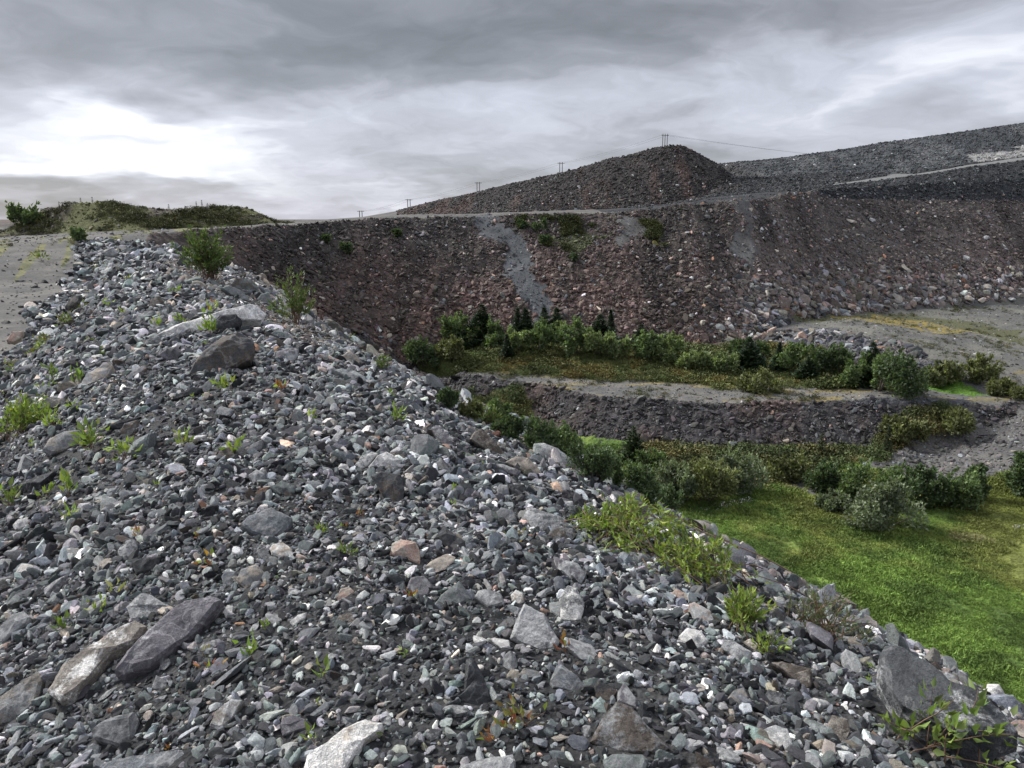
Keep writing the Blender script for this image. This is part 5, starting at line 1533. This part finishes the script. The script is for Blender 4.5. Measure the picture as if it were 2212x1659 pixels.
# --- bench: conifers, then the row of willows
gb = 'young spruces on the bench'
for lab, q in (("dark broad spruce at the left end of the bench row", (1042, 683, 738, 44)), ("thin spruce just right of the broad dark spruce", (1118, 684, 738, 22)),
               ("tallest slim spruce in front of the bench willows, left of the chute foot", (1135, 691, 748, 32)), ("small dark spruce directly below the grey gravel chute", (1175, 690, 744, 24)),
               ("pointed dark spruce just right of the gravel chute foot", (1201, 681, 745, 30)), ("wide rounded dark spruce standing low in the bench willows", (1295, 707, 754, 40)),
               ("narrow columnar spruce against the reddish slope", (1318, 696, 738, 16)), ("little bushy spruce at the right end of the willow row", (1385, 720, 745, 24)),
               ("lone thin spruce in the moss in front of the willows", (1095, 738, 776, 14)), ("double topped dark spruce on the right part of the bench", (1615, 750, 799, 40)),
               ("thin grey green spruce right of the double topped spruce", (1680, 757, 802, 18)), ("low dark spruce in the moss before the right willows", (1742, 790, 820, 22)),
               ("dark spruce against the biggest round willow of the bench", (1878, 772, 830, 34))):
    spruce('spruce', lab, q[0], q[1] - rngp.uniform(14, 28), q[2], q[3] * rngp.uniform(2.0, 2.9), tuple(np.array((.036, .058, .030)) * rngp.uniform(.75, 1.35)), gb, dense=2.2, power=.75)
gb2 = 'spruces and pines below the bench bank'
spruce('pine', 'broad rounded pine rising from the willows below the bank', 1366, 920, 992, 66, (.035, .055, .022), gb2, power=.6, dense=1.4)
spruce('spruce', 'soft green young pine alone below the dark bank', 1772, 937, 990, 26, (.048, .070, .030), gb2, power=.8)
spruce('spruce', 'slim young pine at the left end of the olive strip by the ramp', 1914, 922, 982, 26, (.045, .062, .025), gb2, power=.8)
gw = 'willow bushes along the bench'
for lab, q, c in (("leftmost bright willow of the bench row", (1000, 702, 757, 64), G_MID), ("pale green willow beside the broad spruce", (1032, 712, 765, 60), G_LIGHT),
                  ("fresh green willow under the thin spruce", (1078, 703, 764, 62), G_MID), ("light willow between the two slim spruces", (1118, 706, 766, 56), G_LIGHT),
                  ("mid green willow below the chute", (1162, 706, 764, 58), G_MID), ("yellowish willow right below the pointed spruce", (1212, 707, 764, 58), G_LIGHT),
                  ("dense green willow left of the wide rounded spruce", (1252, 710, 771, 66), G_MID), ("low light willow before the wide rounded spruce", (1300, 728, 774, 60), G_LIGHT),
                  ("pale bushy willow right of the columnar spruce", (1345, 722, 777, 64), G_LIGHT), ("spreading mid green willow under the little spruce", (1392, 732, 780, 72), G_MID),
                  ("last low willow of the left row, fading into moss", (1440, 744, 783, 74), G_LIGHT), ("dark low bush at the left tip of the bench", (925, 748, 792, 74), G_DARK),
                  ("olive bush right of the left tip bush", (972, 744, 786, 60), G_OLIVE), ("thin pale scrub patch in the middle of the bench", (1500, 757, 792, 90), G_LIGHT),
                  ("dark green clump at the foot of the pale boulders", (1622, 735, 772, 86), G_DARK), ("grey green willow left of the right bench thicket", (1712, 757, 798, 84), G_MID),
                  ("olive green willow in the right bench thicket", (1757, 760, 803, 76), G_OLIVE), ("dark willow in the middle of the right thicket", (1800, 763, 818, 76), G_DARK),
                  ("bright willow at the front of the right thicket", (1840, 770, 828, 64), G_MID), ("biggest round dark willow of the bench", (1943, 774, 850, 112), G_DARK),
                  ("grey green willow behind the biggest round one", (1900, 772, 842, 62), G_MID), ("olive bush beside the little green lawn", (2036, 788, 826, 74), G_OLIVE),
                  ("small bush on the dark bank right of the lawn", (2110, 783, 818, 50), G_OLIVE), ("dull bush at the right end of the bench", (2180, 828, 852, 64), G_OLIVE),
                  ("low scrub left of the double topped spruce", (1555, 770, 800, 70), G_LIGHT), ("low scrub in front of the double topped spruce", (1640, 806, 842, 80), G_OLIVE)):
    sz_ = rngp.uniform(.62, 1.35)
    if q[0] < 1450: q = (q[0] + rngp.uniform(-12, 12), q[1] - 10, q[2] - 10 + rngp.uniform(-6, 6), q[3])
    bush('willow_bush', lab, q[0], q[2] + 3 - (q[2] - q[1]) * (.55 + .55 * sz_), q[2] + 3, q[3] * (.55 + .6 * sz_), c, gw, col2=tuple(np.array(c) * 1.4), n=1900)
gf = 'willow bushes on the pit floor'
for lab, q, c in (("dark bush at the top of the gap between ridge and bank", (966, 832, 886, 54), G_DARK), ("low olive bush under the bank near the ridge edge", (1020, 862, 906, 60), G_OLIVE),
                  ("upright fresh green willow against the dark bank", (1078, 850, 922, 60), G_MID), ("bushy willow right at the ridge edge below the upright one", (1100, 892, 950, 76), G_DARK),
                  ("round dark willow below the bank, behind the ridge edge", (1165, 912, 985, 100), G_DARK), ("round mid green willow right of the dark one", (1212, 918, 992, 82), G_MID),
                  ("broad dense willow behind the pale green boulder", (1275, 952, 1040, 110), G_DARK), ("tall dense willow below the broad pine", (1330, 958, 1060, 110), G_MID),
                  ("massive dark willow right of the broad one, lowest of the group", (1385, 1004, 1092, 120), G_DARK), ("dense willow under the pine on its right", (1402, 965, 1035, 90), G_MID),
                  ("grey green willow at the edge of the meadow", (1462, 985, 1086, 110), G_GREY), ("soft olive willow on the meadow edge", (1530, 990, 1085, 120), G_OLIVE),
                  ("grey green willow at the right end of the left thicket", (1592, 978, 1066, 100), G_GREY), ("low olive thicket in the middle under the bank", (1680, 975, 1036, 120), G_OLIVE),
                  ("dark willow left of the large round meadow willow", (1785, 990, 1060, 100), G_DARK), ("tall back willow of the meadow group", (1872, 1008, 1085, 120), G_MID),
                  ("large round grey green willow standing in the meadow", (1903, 1050, 1142, 152), G_GREY), ("dark wide willow right of the round meadow willow", (1985, 1015, 1098, 120), G_DARK),
                  ("mid green willow at the right end of the meadow group", (2058, 1012, 1098, 100), G_MID), ("slim dark bush at the foot of the ramp", (2098, 1005, 1080, 50), G_DARK),
                  ("tall bush cut by the right edge of the picture", (2204, 965, 1068, 76), G_DARK), ("small grey bush between the stony patch and the round willow", (1805, 1068, 1105, 60), G_GREY),
                  ("olive bush on the strip above the ramp", (1955, 905, 950, 80), G_OLIVE), ("green bush at the right end of the strip above the ramp", (2062, 898, 935, 70), G_OLIVE),
                  ("low willow in front of the massive dark willow", (1432, 1052, 1112, 84), G_DARK)):
    sz_ = rngp.uniform(.82, 1.1)
    bush('willow_bush', lab, q[0], q[2] - (q[2] - q[1]) * sz_, q[2], q[3] * sz_ * 1.05, c, gf, col2=tuple(np.array(c) * (1.55 if c is G_GREY else 1.4)), n=3200, blobs=12)
gs = 'small bushes on the pit slope'
for lab, q in (("round dark bush high on the pit slope right of the chute", (1165, 476, 497, 42)), ("small bush below the round dark slope bush", (1180, 508, 527, 28)),
               ("low bush left of the round dark slope bush", (1130, 478, 492, 26)), ("lowest small bush on the green part of the slope", (1236, 545, 562, 26)),
               ("small bush on the slope left of the chute", (858, 497, 512, 22)), ("dark bush in the shade on the left slope", (745, 528, 551, 36)), ("small dark bush at the left rim", (703, 505, 525, 30))):
    bush('slope_bush', lab, *q, G_DARK, gs, n=500, blobs=5, leafpx=5)
for k, (u, vt, vb, w) in enumerate(((175, 428, 440, 6), (200, 426, 440, 6), (246, 430, 442, 7), (365, 442, 452, 9), (425, 436, 452, 6), (437, 433, 452, 6), (449, 439, 452, 5), (128, 436, 446, 5), (400, 445, 452, 6))):
    B = at_y(u, vb, 103)
    B[2] = height(B[:1], B[1:2])[0]
    top = at_y(u, vt, 103)[2]
    lab = ('tiny spruce left of its twin on the crest of the mossy hill', 'tiny spruce right of its twin on the crest of the mossy hill', 'single small spruce in the middle of the mossy hill crest', 'broad little spruce in the dip of the mossy hill', 'left one of three small spruces on the mossy hill', 'tallest of the three small spruces on the mossy hill', 'right one of three small spruces on the mossy hill', 'small spruce near the left shoulder of the mossy hill', 'lowest sapling between the broad spruce and the three small spruces')[k]
    sc_ = np.linalg.norm(B) / F
    spruce('spruce', lab, u, vb - max(top - B[2], .5) / sc_, vb, w + 3, SPR, 'small spruces on the mossy hill', B=B, dense=.5)
bush('willow_bush', 'light green bush at the left end of the mossy hill', 52, 448, 484, 56, G_MID, None, n=900)
bush('willow_bush', 'low green bush beside the road below the mossy hill', 174, 500, 522, 32, G_MID, None, n=500, blobs=5)

# --- bushes on the ridge itself
YG, YG2, OR_, RD = (.27, .34, .07), (.19, .265, .06), (.33, .17, .045), (.26, .10, .055)
GR1, GR2 = (.085, .125, .040), (.13, .175, .055)
leafy('willow_shrub', 'tall leafy willow on the far edge of the ridge', 455, 612, 386, 505, 490, 8.5, 2400, 46, [GR1, (.06, .09, .03), GR2], width=.42)
leafy('willow_shrub', 'slim young willow growing over the edge of the ridge', 640, 705, 588, 690, 584, 8.5, 1000, 26, [GR2, GR1], width=.42)
leafy('willow_shrub', 'small green plant on the edge between the slim willow and the pale stones', 752, 742, 733, 770, 722, 7, 90, 8, [GR2], width=.4)
leafy('willow_shrub', 'dark leafy plant on the edge beside the pale edge stones', 822, 800, 806, 850, 762, 8, 200, 12, [GR1, GR2], width=.4)
leafy('willow_shrub', 'yellow green bush at the edge before the round dark willow', 1058, 925, 1022, 1088, 878, 10, 380, 22, [GR2, (.19, .23, .09)], width=.4)
leafy('willow_shrub', 'bright green sprawling willow on the slope edge, the largest shrub', 1370, 1178, 1244, 1480, 1070, 17, 1500, 70, [YG2, GR2, YG], foot=.8)
leafy('willow_shrub', 'right half of the sprawling willow with bare reddish twigs', 1505, 1248, 1410, 1602, 1155, 17, 900, 50, [YG2, GR2, YG], foot=.8)
leafy('willow_shrub', 'narrow leafy willow spray running down below the large shrub', 1598, 1362, 1550, 1665, 1265, 18, 480, 24, [YG2, YG, GR2], foot=.3)
leafy('willow_shrub', 'trailing willow tip with yellow green leaves below the narrow spray', 1655, 1408, 1612, 1698, 1362, 17, 90, 7, [YG2, YG], foot=.3)
leafy('willow_shrub', 'thin grey green shrub with bare twigs at the slope edge', 1762, 1368, 1678, 1852, 1262, 11, 620, 40, [(.10, .13, .06), (.14, .165, .085)], width=.28, foot=.25)
leafy('willow_shrub', 'wispy little shrub right of the thin grey green one', 1850, 1392, 1800, 1900, 1350, 10, 140, 14, [(.10, .13, .06)], width=.28, foot=.25)
leafy('willow_shrub', 'broad leaved shrub growing over the huge dark slab', 2010, 1625, 1862, 2190, 1495, 25, 170, 13, [(.15, .215, .05), GR2, YG2], width=.5, foot=.2)
leafy('low_plant', 'spreading yellow green plants at the left edge', 38, 945, -10, 92, 868, 12, 420, 30, [YG2, GR2, YG], width=.45, foot=.5, cat='plant')
leafy('low_plant', 'yellow green clump left of the left edge plants top', 75, 905, 40, 108, 858, 11, 180, 16, [YG2, GR2], width=.45, foot=.5, cat='plant')

# --- sprouts in the gravel
SPR_LIST = [
 ('F', 555, 730, 130, 170, 34, 'g'), ('F', 750, 800, 130, 110, 24, 'y'), ('F', 1110, 720, 105, 95, 18, 'y'), ('F', 1425, 765, 110, 90, 10, 'y'), ('F', 545, 892, 32, 40, 6, 'g'),
 ('F', 275, 1022, 75, 95, 12, 'y'), ('F', 420, 1015, 110, 70, 12, 'y'), ('F', 65, 1085, 120, 110, 24, 'g'), ('F', 430, 1190, 95, 80, 12, 'y'), ('F', 835, 1260, 55, 80, 9, 'o'),
 ('F', 1932, 1250, 70, 55, 9, 'y'), ('F', 2055, 1212, 45, 55, 7, 'g'), ('F', 1190, 1268, 45, 40, 7, 'o'), ('F', 2090, 1370, 85, 70, 10, 'g'), ('F', 1255, 1450, 85, 90, 9, 'o'),
 ('F', 1862, 562, 80, 60, 6, 'y'), ('F', 1685, 385, 80, 60, 12, 'o'), ('F', 1385, 370, 110, 110, 11, 'y'), ('F', 320, 615, 100, 90, 24, 'y'), ('F', 238, 565, 80, 40, 9, 'g'),
 ('F', 445, 510, 50, 70, 12, 'y'), ('F', 330, 325, 100, 70, 16, 'g'), ('F', 465, 360, 110, 80, 18, 'g'), ('F', 290, 385, 70, 70, 14, 'g'), ('F', 75, 300, 60, 80, 14, 'g'),
 ('F', 1160, 428, 36, 32, 5, 'y'), ('F', 1240, 420, 42, 36, 5, 'g'), ('F', 945, 962, 42, 20, 4, 'y'), ('F', 175, 725, 40, 50, 7, 'y'),
 ('G', 595, 550, 85, 115, 9, 'y'), ('G', 380, 655, 90, 90, 12, 'g'), ('G', 685, 445, 85, 40, 5, 'p'), ('G', 1612, 645, 75, 60, 6, 'g'), ('G', 1505, 835, 135, 175, 10, 'b'),
 ('G', 1268, 895, 85, 110, 10, 'o'), ('G', 1225, 800, 70, 40, 4, 'p'), ('G', 1965, 945, 155, 60, 6, 'y'), ('G', 1855, 1335, 95, 75, 7, 'y'), ('G', 1890, 1125, 45, 45, 7, 'o'), ('G', 1020, 1385, 45, 50, 6, 'o'),
 ('G', 1640, 362, 28, 45, 4, 'g'), ('H', 495, 465, 100, 70, 6, 'o'), ('H', 510, 812, 65, 140, 6, 'g'), ('H', 1425, 778, 120, 45, 6, 'o'), ('H', 1150, 1240, 185, 290, 26, 'r'),
 ('H', 998, 1335, 100, 120, 8, 'o'), ('H', 335, 1305, 40, 60, 5, 'g'), ('H', 120, 205, 65, 70, 9, 'g'), ('H', 1125, 120, 85, 190, 14, 'r'), ('J', 420, 340, 150, 70, 16, 'b'),
 ('J', 390, 185, 65, 80, 14, 'b'), ('J', 740, 755, 55, 60, 8, 'y'), ('J', 765, 830, 50, 80, 9, 'y'), ('J', 840, 545, 38, 60, 8, 'g'), ('J', 945, 612, 52, 50, 7, 'b'), ('J', 190, 885, 55, 80, 8, 'r'),
 ('J', 90, 965, 42, 50, 5, 'o'), ('I', 1300, 970, 45, 60, 7, 'y'), ('I', 1312, 885, 42, 50, 7, 'y'), ('I', 708, 565, 65, 60, 9, 'y'), ('K', 600, 1195, 190, 110, 22, 'b'), ('K', 640, 1010, 130, 40, 8, 'o'),
 ('K', 340, 1085, 85, 70, 12, 'y'), ('K', 145, 1135, 100, 50, 9, 'y'), ('K', 580, 1270, 38, 60, 6, 'y'), ('K', 300, 805, 65, 60, 10, 'y'), ('C', 380, 615, 50, 80, 26, 'm'), ('C', 248, 582, 50, 75, 24, 'm'),
 ('C', 480, 625, 55, 120, 26, 'm'), ('C', 400, 785, 75, 105, 30, 'm'), ('C', 270, 855, 48, 95, 26, 'm'), ('C', 235, 925, 45, 75, 18, 'y'), ('C', 245, 968, 25, 35, 6, 'y'), ('C', 95, 1085, 50, 115, 26, 'm'),
 ('C', 190, 1075, 55, 75, 18, 'm'), ('C', 530, 1078, 34, 45, 8, 'y'), ('C', 612, 1165, 42, 45, 8, 'g'), ('C', 735, 912, 34, 40, 8, 'y'), ('C', 640, 860, 48, 50, 8, 'y'), ('C', 760, 715, 30, 40, 7, 'y')]
SC = dict(g=([GR2, YG2], 'green'), y=([YG, YG2], 'yellow green'), o=([OR_, YG, RD], 'orange tipped'), p=([(.33, .30, .15), (.26, .27, .12)], 'pale faded'), b=([(.17, .25, .05), YG2], 'bright green'),
          r=([(.19, .20, .06), RD, (.16, .12, .05)], 'reddish green'), m=([(.13, .15, .05), YG2, (.17, .16, .06)], 'mossy green'))
NPX = [tuple(float(c) for c in project(c_)[:2]) for _, c_, _, _ in NAMED]
_used = set()
def where_label(stem, u, v):
    """names a small thing by what it grows or lies beside; every phrase is used once"""
    d = sorted(range(len(NPX)), key=lambda i: math.hypot(NPX[i][0] - u, (NPX[i][1] - v) * 1.3))
    for i in d[:6]:
        dx_, dy_ = u - NPX[i][0], v - NPX[i][1]
        if abs(dx_) > abs(dy_) * 1.1: rel = 'left of' if dx_ < 0 else 'right of'
        else: rel = 'behind' if dy_ < 0 else 'in front of'
        s = f"{stem} {rel} the {NAMED[i][0]}"
        if s not in _used and len(s.split()) <= 16:
            _used.add(s)
            return s
    return None
for crop, cx_, cy_, h_, w_, nl, key in SPR_LIST:
    (u, v), = px(crop, [(cx_, cy_)])
    k = CROP[crop][0]
    cols, word = SC[key]
    big = 'tiny' if h_ * k < 17 else ('small' if h_ * k < 34 else 'leafy')
    lp = min(max(h_ * k * .50, 6.5), 24) if nl < 14 else min(max(h_ * k * .34, 6.0), 20)
    if key == 'm': lp = 7
    low = key == 'm' or (nl > 20)
    lab = where_label(f"{big} {word} {'plant' if low else 'sprout'}", u, v) or f"{big} {word} sprout in the gravel"
    leafy('low_plant' if key == 'm' else 'willow_sprout', lab, u, v, u - w_ * k * .58, u + w_ * k * .58, v - h_ * k * 1.15, lp * 1.22, int(nl * 1.3) + 1, max(1, min(8, nl // 4)), cols, cat='plant', group='young plants in the gravel', width=.42, sd=.16)

# --- uncountable low growth
def clump_proto(name, n, h, w, cols, leaf, seed, wd=.3):
    rng = np.random.default_rng(seed)
    b = np.stack([rng.normal(0, w, n), rng.normal(0, w, n), rng.uniform(0, h * .75, n)], -1)
    a = unit(np.stack([rng.normal(0, .6, n), rng.normal(0, .6, n), rng.uniform(.3, 1.2, n)], -1))
    s = unit(np.cross(a, rng.normal(size=(n, 3))))
    L = leaf * rng.uniform(.6, 1.2, n)
    V, T = leaf_geo(b, a, s, L, L * wd)
    me = mesh_np(name, V, [T])
    me.materials.append(TUFT)
    return bpy.data.objects.new(name, me)
def tuft_mat():
    m = bpy.data.materials.new('tuft')
    m.use_nodes = True
    g = NT(m.node_tree)
    b = m.node_tree.nodes['Principled BSDF']
    at = g.n('ShaderNodeAttribute', attribute_type='INSTANCER', attribute_name='tint')
    g.put(b.inputs['Base Color'], at.outputs['Color'])
    b.inputs['Roughness'].default_value = .7
    b.inputs['Specular IOR Level'].default_value = .2
    return m
TUFT = tuft_mat()
TUFTS = bpy.data.collections.new('tuft_shapes')
for k in range(5):
    TUFTS.objects.link(clump_proto('tuft_shape', 46, .35, .22, None, .34, 300 + k, .16))
SCRUB = bpy.data.collections.new('scrub_shapes')
for k in range(5):
    SCRUB.objects.link(clump_proto('scrub_shape', 70, .8, .34, None, .26, 330 + k, .5))
def cover(name, label, n, ybox, want, coll, size, cols, seed, xw=(-45, 45)):
    rng = np.random.default_rng(seed)
    a = rng.uniform(R(xw[0]), R(xw[1]), n); y = rng.uniform(*ybox, n); x = np.tan(a) * y
    z = height(x, y)
    zo, gc, sl = classify(x, y, z)
    k = want(x, y, z, zo, sl)
    x, y, z, gc = x[k], y[k], z[k], gc[k]
    m = len(x)
    p = np.stack([x, y], -1)
    c = gc * np.exp(rng.normal(.22, .26, (m, 1))) if cols is None else np.array(cols)[rng.choice(len(cols), m)] * np.exp(rng.normal(0, .25, (m, 1)))
    pn = fbm(p * .55, 3, seed + 3)
    s = rng.uniform(*size, m) * (1 + .7 * fbm(p * .35, 3, seed)) * (1 + .3 * sstep(.15, .4, pn))
    c = c * (1 - .30 * sstep(.15, .4, pn))[:, None]
    rot = np.stack([rng.normal(0, .15, m), rng.normal(0, .15, m), rng.uniform(0, 6.28, m)], -1)
    print(name, m)
    scatter(name, np.stack([x, y, z], -1), rot, np.repeat(s[:, None], 3, 1) * np.array([1.25, 1.25, .9]), c, coll, label)
cover('marsh_grass', 'short bright grass on the pit floor', 150000, (17, 46), lambda x, y, z, zo, sl: zo == ZI['grass'], TUFTS, (.15, .38), None, 51)
cover('moss_scrub', 'low olive scrub on the bench and under the bank', 42000, (38, 72), lambda x, y, z, zo, sl: zo == ZI['moss'], SCRUB, (.18, .60), None, 52)
cover('hill_scrub', 'low scrub and heather on the mossy hill', 16000, (86, 116), lambda x, y, z, zo, sl: (zo == ZI['mound']) & (fbm(np.stack([x, y], -1) * .3, 3, 12) > -.15), SCRUB, (.2, .55), [(.085, .10, .036), (.12, .12, .045), (.065, .072, .032)], 53, (-45, -10))
cover('slope_scrub', 'patches of low scrub high on the pit slope', 60000, (70, 90), lambda x, y, z, zo, sl: (in_poly(*wobble(x, y, 1.2), Z_GREENW) & (fbm(np.stack([x, y], -1) * .5, 3, 14) > .12)) | (in_poly(*wobble(x, y, .9), Z_MOSSW) & (fbm(np.stack([x, y], -1) * .7, 3, 15) > -.2)), SCRUB, (.18, .5), [(.045, .058, .022), (.06, .07, .026), (.10, .11, .03)], 54, (-3, 14))
cover('road_weeds', 'thin weeds scattered over the bench gravel', 14000, (40, 84), lambda x, y, z, zo, sl: np.isin(zo, [ZI['bench_road'], ZI['flat']]) & (z < -7) & (fbm(np.stack([x, y], -1) * .5, 3, 16) > .1), SCRUB, (.08, .25), [(.09, .10, .04), (.13, .12, .05), (.06, .07, .03)], 55, (-15, 45))
cover('roadside_moss', 'yellow green moss and weeds along the old road', 5000, (9, 60), lambda x, y, z, zo, sl: (zo == ZI['plateau']) & (x < -5) & (fbm(np.stack([(x + .46 * y) * .8, y * .05], -1), 3, 91) > .15), SCRUB, (.06, .16), [(.15, .16, .05), (.18, .16, .06), (.11, .13, .05)], 56, (-45, -10))
COTTON = bpy.data.collections.new('cotton_shapes')
_c = clump_proto('cotton_shape', 14, .30, .10, None, .10, 350, .8); COTTON.objects.link(_c)
Z_COT = hits([(1478, 1114), (1530, 1092), (1620, 1078), (1625, 1086), (1535, 1106)])
Z_COT2 = hits([(2180, 1139), (2215, 1133), (2230, 1140), (2195, 1146)])
cover('cotton_grass', 'white cotton grass heads at the meadow edge', 5000, (32, 42), lambda x, y, z, zo, sl: in_poly(x, y, Z_COT) | in_poly(x, y, Z_COT2), COTTON, (.22, .5), [(.7, .7, .66)], 57, (10, 40))
# ------------------------------------------------------------------ power line
WOOD = bark_mat('weathered_pole', (.16, .155, .15))
STEEL = bark_mat('dull_steel', (.20, .20, .205))
POLES = [((1437, 289), 160, 3, 'three legged wooden power pole on the peak of the rubble hill'), ((1212, 350), 205, 2, 'wooden power pole behind the long crest, next to the peak pole'),
         ((1033, 393), 255, 2, 'power pole in the middle of the row along the crest'), ((883, 430), 320, 2, 'small distant power pole where the crest drops to the left'),
         ((779, 455), 400, 2, 'farthest two legged power pole at the left end of the crest')]
tops = []
for (u, v), Y, legs, lab in POLES:
    T_ = at_y(u, v, Y)
    gz = float(height(T_[:1], T_[1:2])[0])
    H = T_[2] - gz
    root = root_at('power_pole', lab, 'power pole', (T_[0], T_[1], gz), 'power poles behind the rubble hill')
    for k in range(legs):
        dx_ = (k - (legs - 1) / 2) * (Y * .0028 if legs == 3 else Y * .0032)
        V, Q = tube_geo([(np.array([[dx_, 0, -.5], [dx_, 0, H * .6], [dx_, 0, H]]), np.array([.12, .11, .09]) * (Y / 200))])
        new_obj('pole', mesh_np('pole', V, [Q]), WOOD, root)
    wd = Y * .0045
    V, Q = tube_geo([(np.array([[-wd, 0, H - .3], [0, 0, H - .3], [wd, 0, H - .3]]), np.array([.07, .07, .07]) * (Y / 200))])
    new_obj('crossarm', mesh_np('crossarm', V, [Q]), STEEL, root)
    tops.append((T_, wd))
for side, lab in ((-1, 'nearer sagging cable of the power line'), (1, 'farther sagging cable of the power line')):
    pts = []
    chain = [(T_ + np.array([side * w * .9, 0, -.2])) for T_, w in tops]
    chain = [at_y(2212, 345, 330) + np.array([side * 1.5, side * 3, 0])] + chain
    for a, b in zip(chain[:-1], chain[1:]):
        tt = np.linspace(0, 1, 14)[:, None]
        q = a * (1 - tt) + b * tt
        q[:, 2] -= (4 * tt * (1 - tt))[:, 0] * np.linalg.norm(a - b) * .012
        pts.append(q[:-1])
    pts.append(chain[-1][None])
    P = np.concatenate(pts)
    V, Q = tube_geo([(P, np.full(len(P), .018) * np.maximum(P[:, 1] / 200, .7))])
    o = new_obj('power_cable', mesh_np('power_cable', V, [Q]), STEEL)
    tag(o, lab, 'cable', 'cables of the power line')
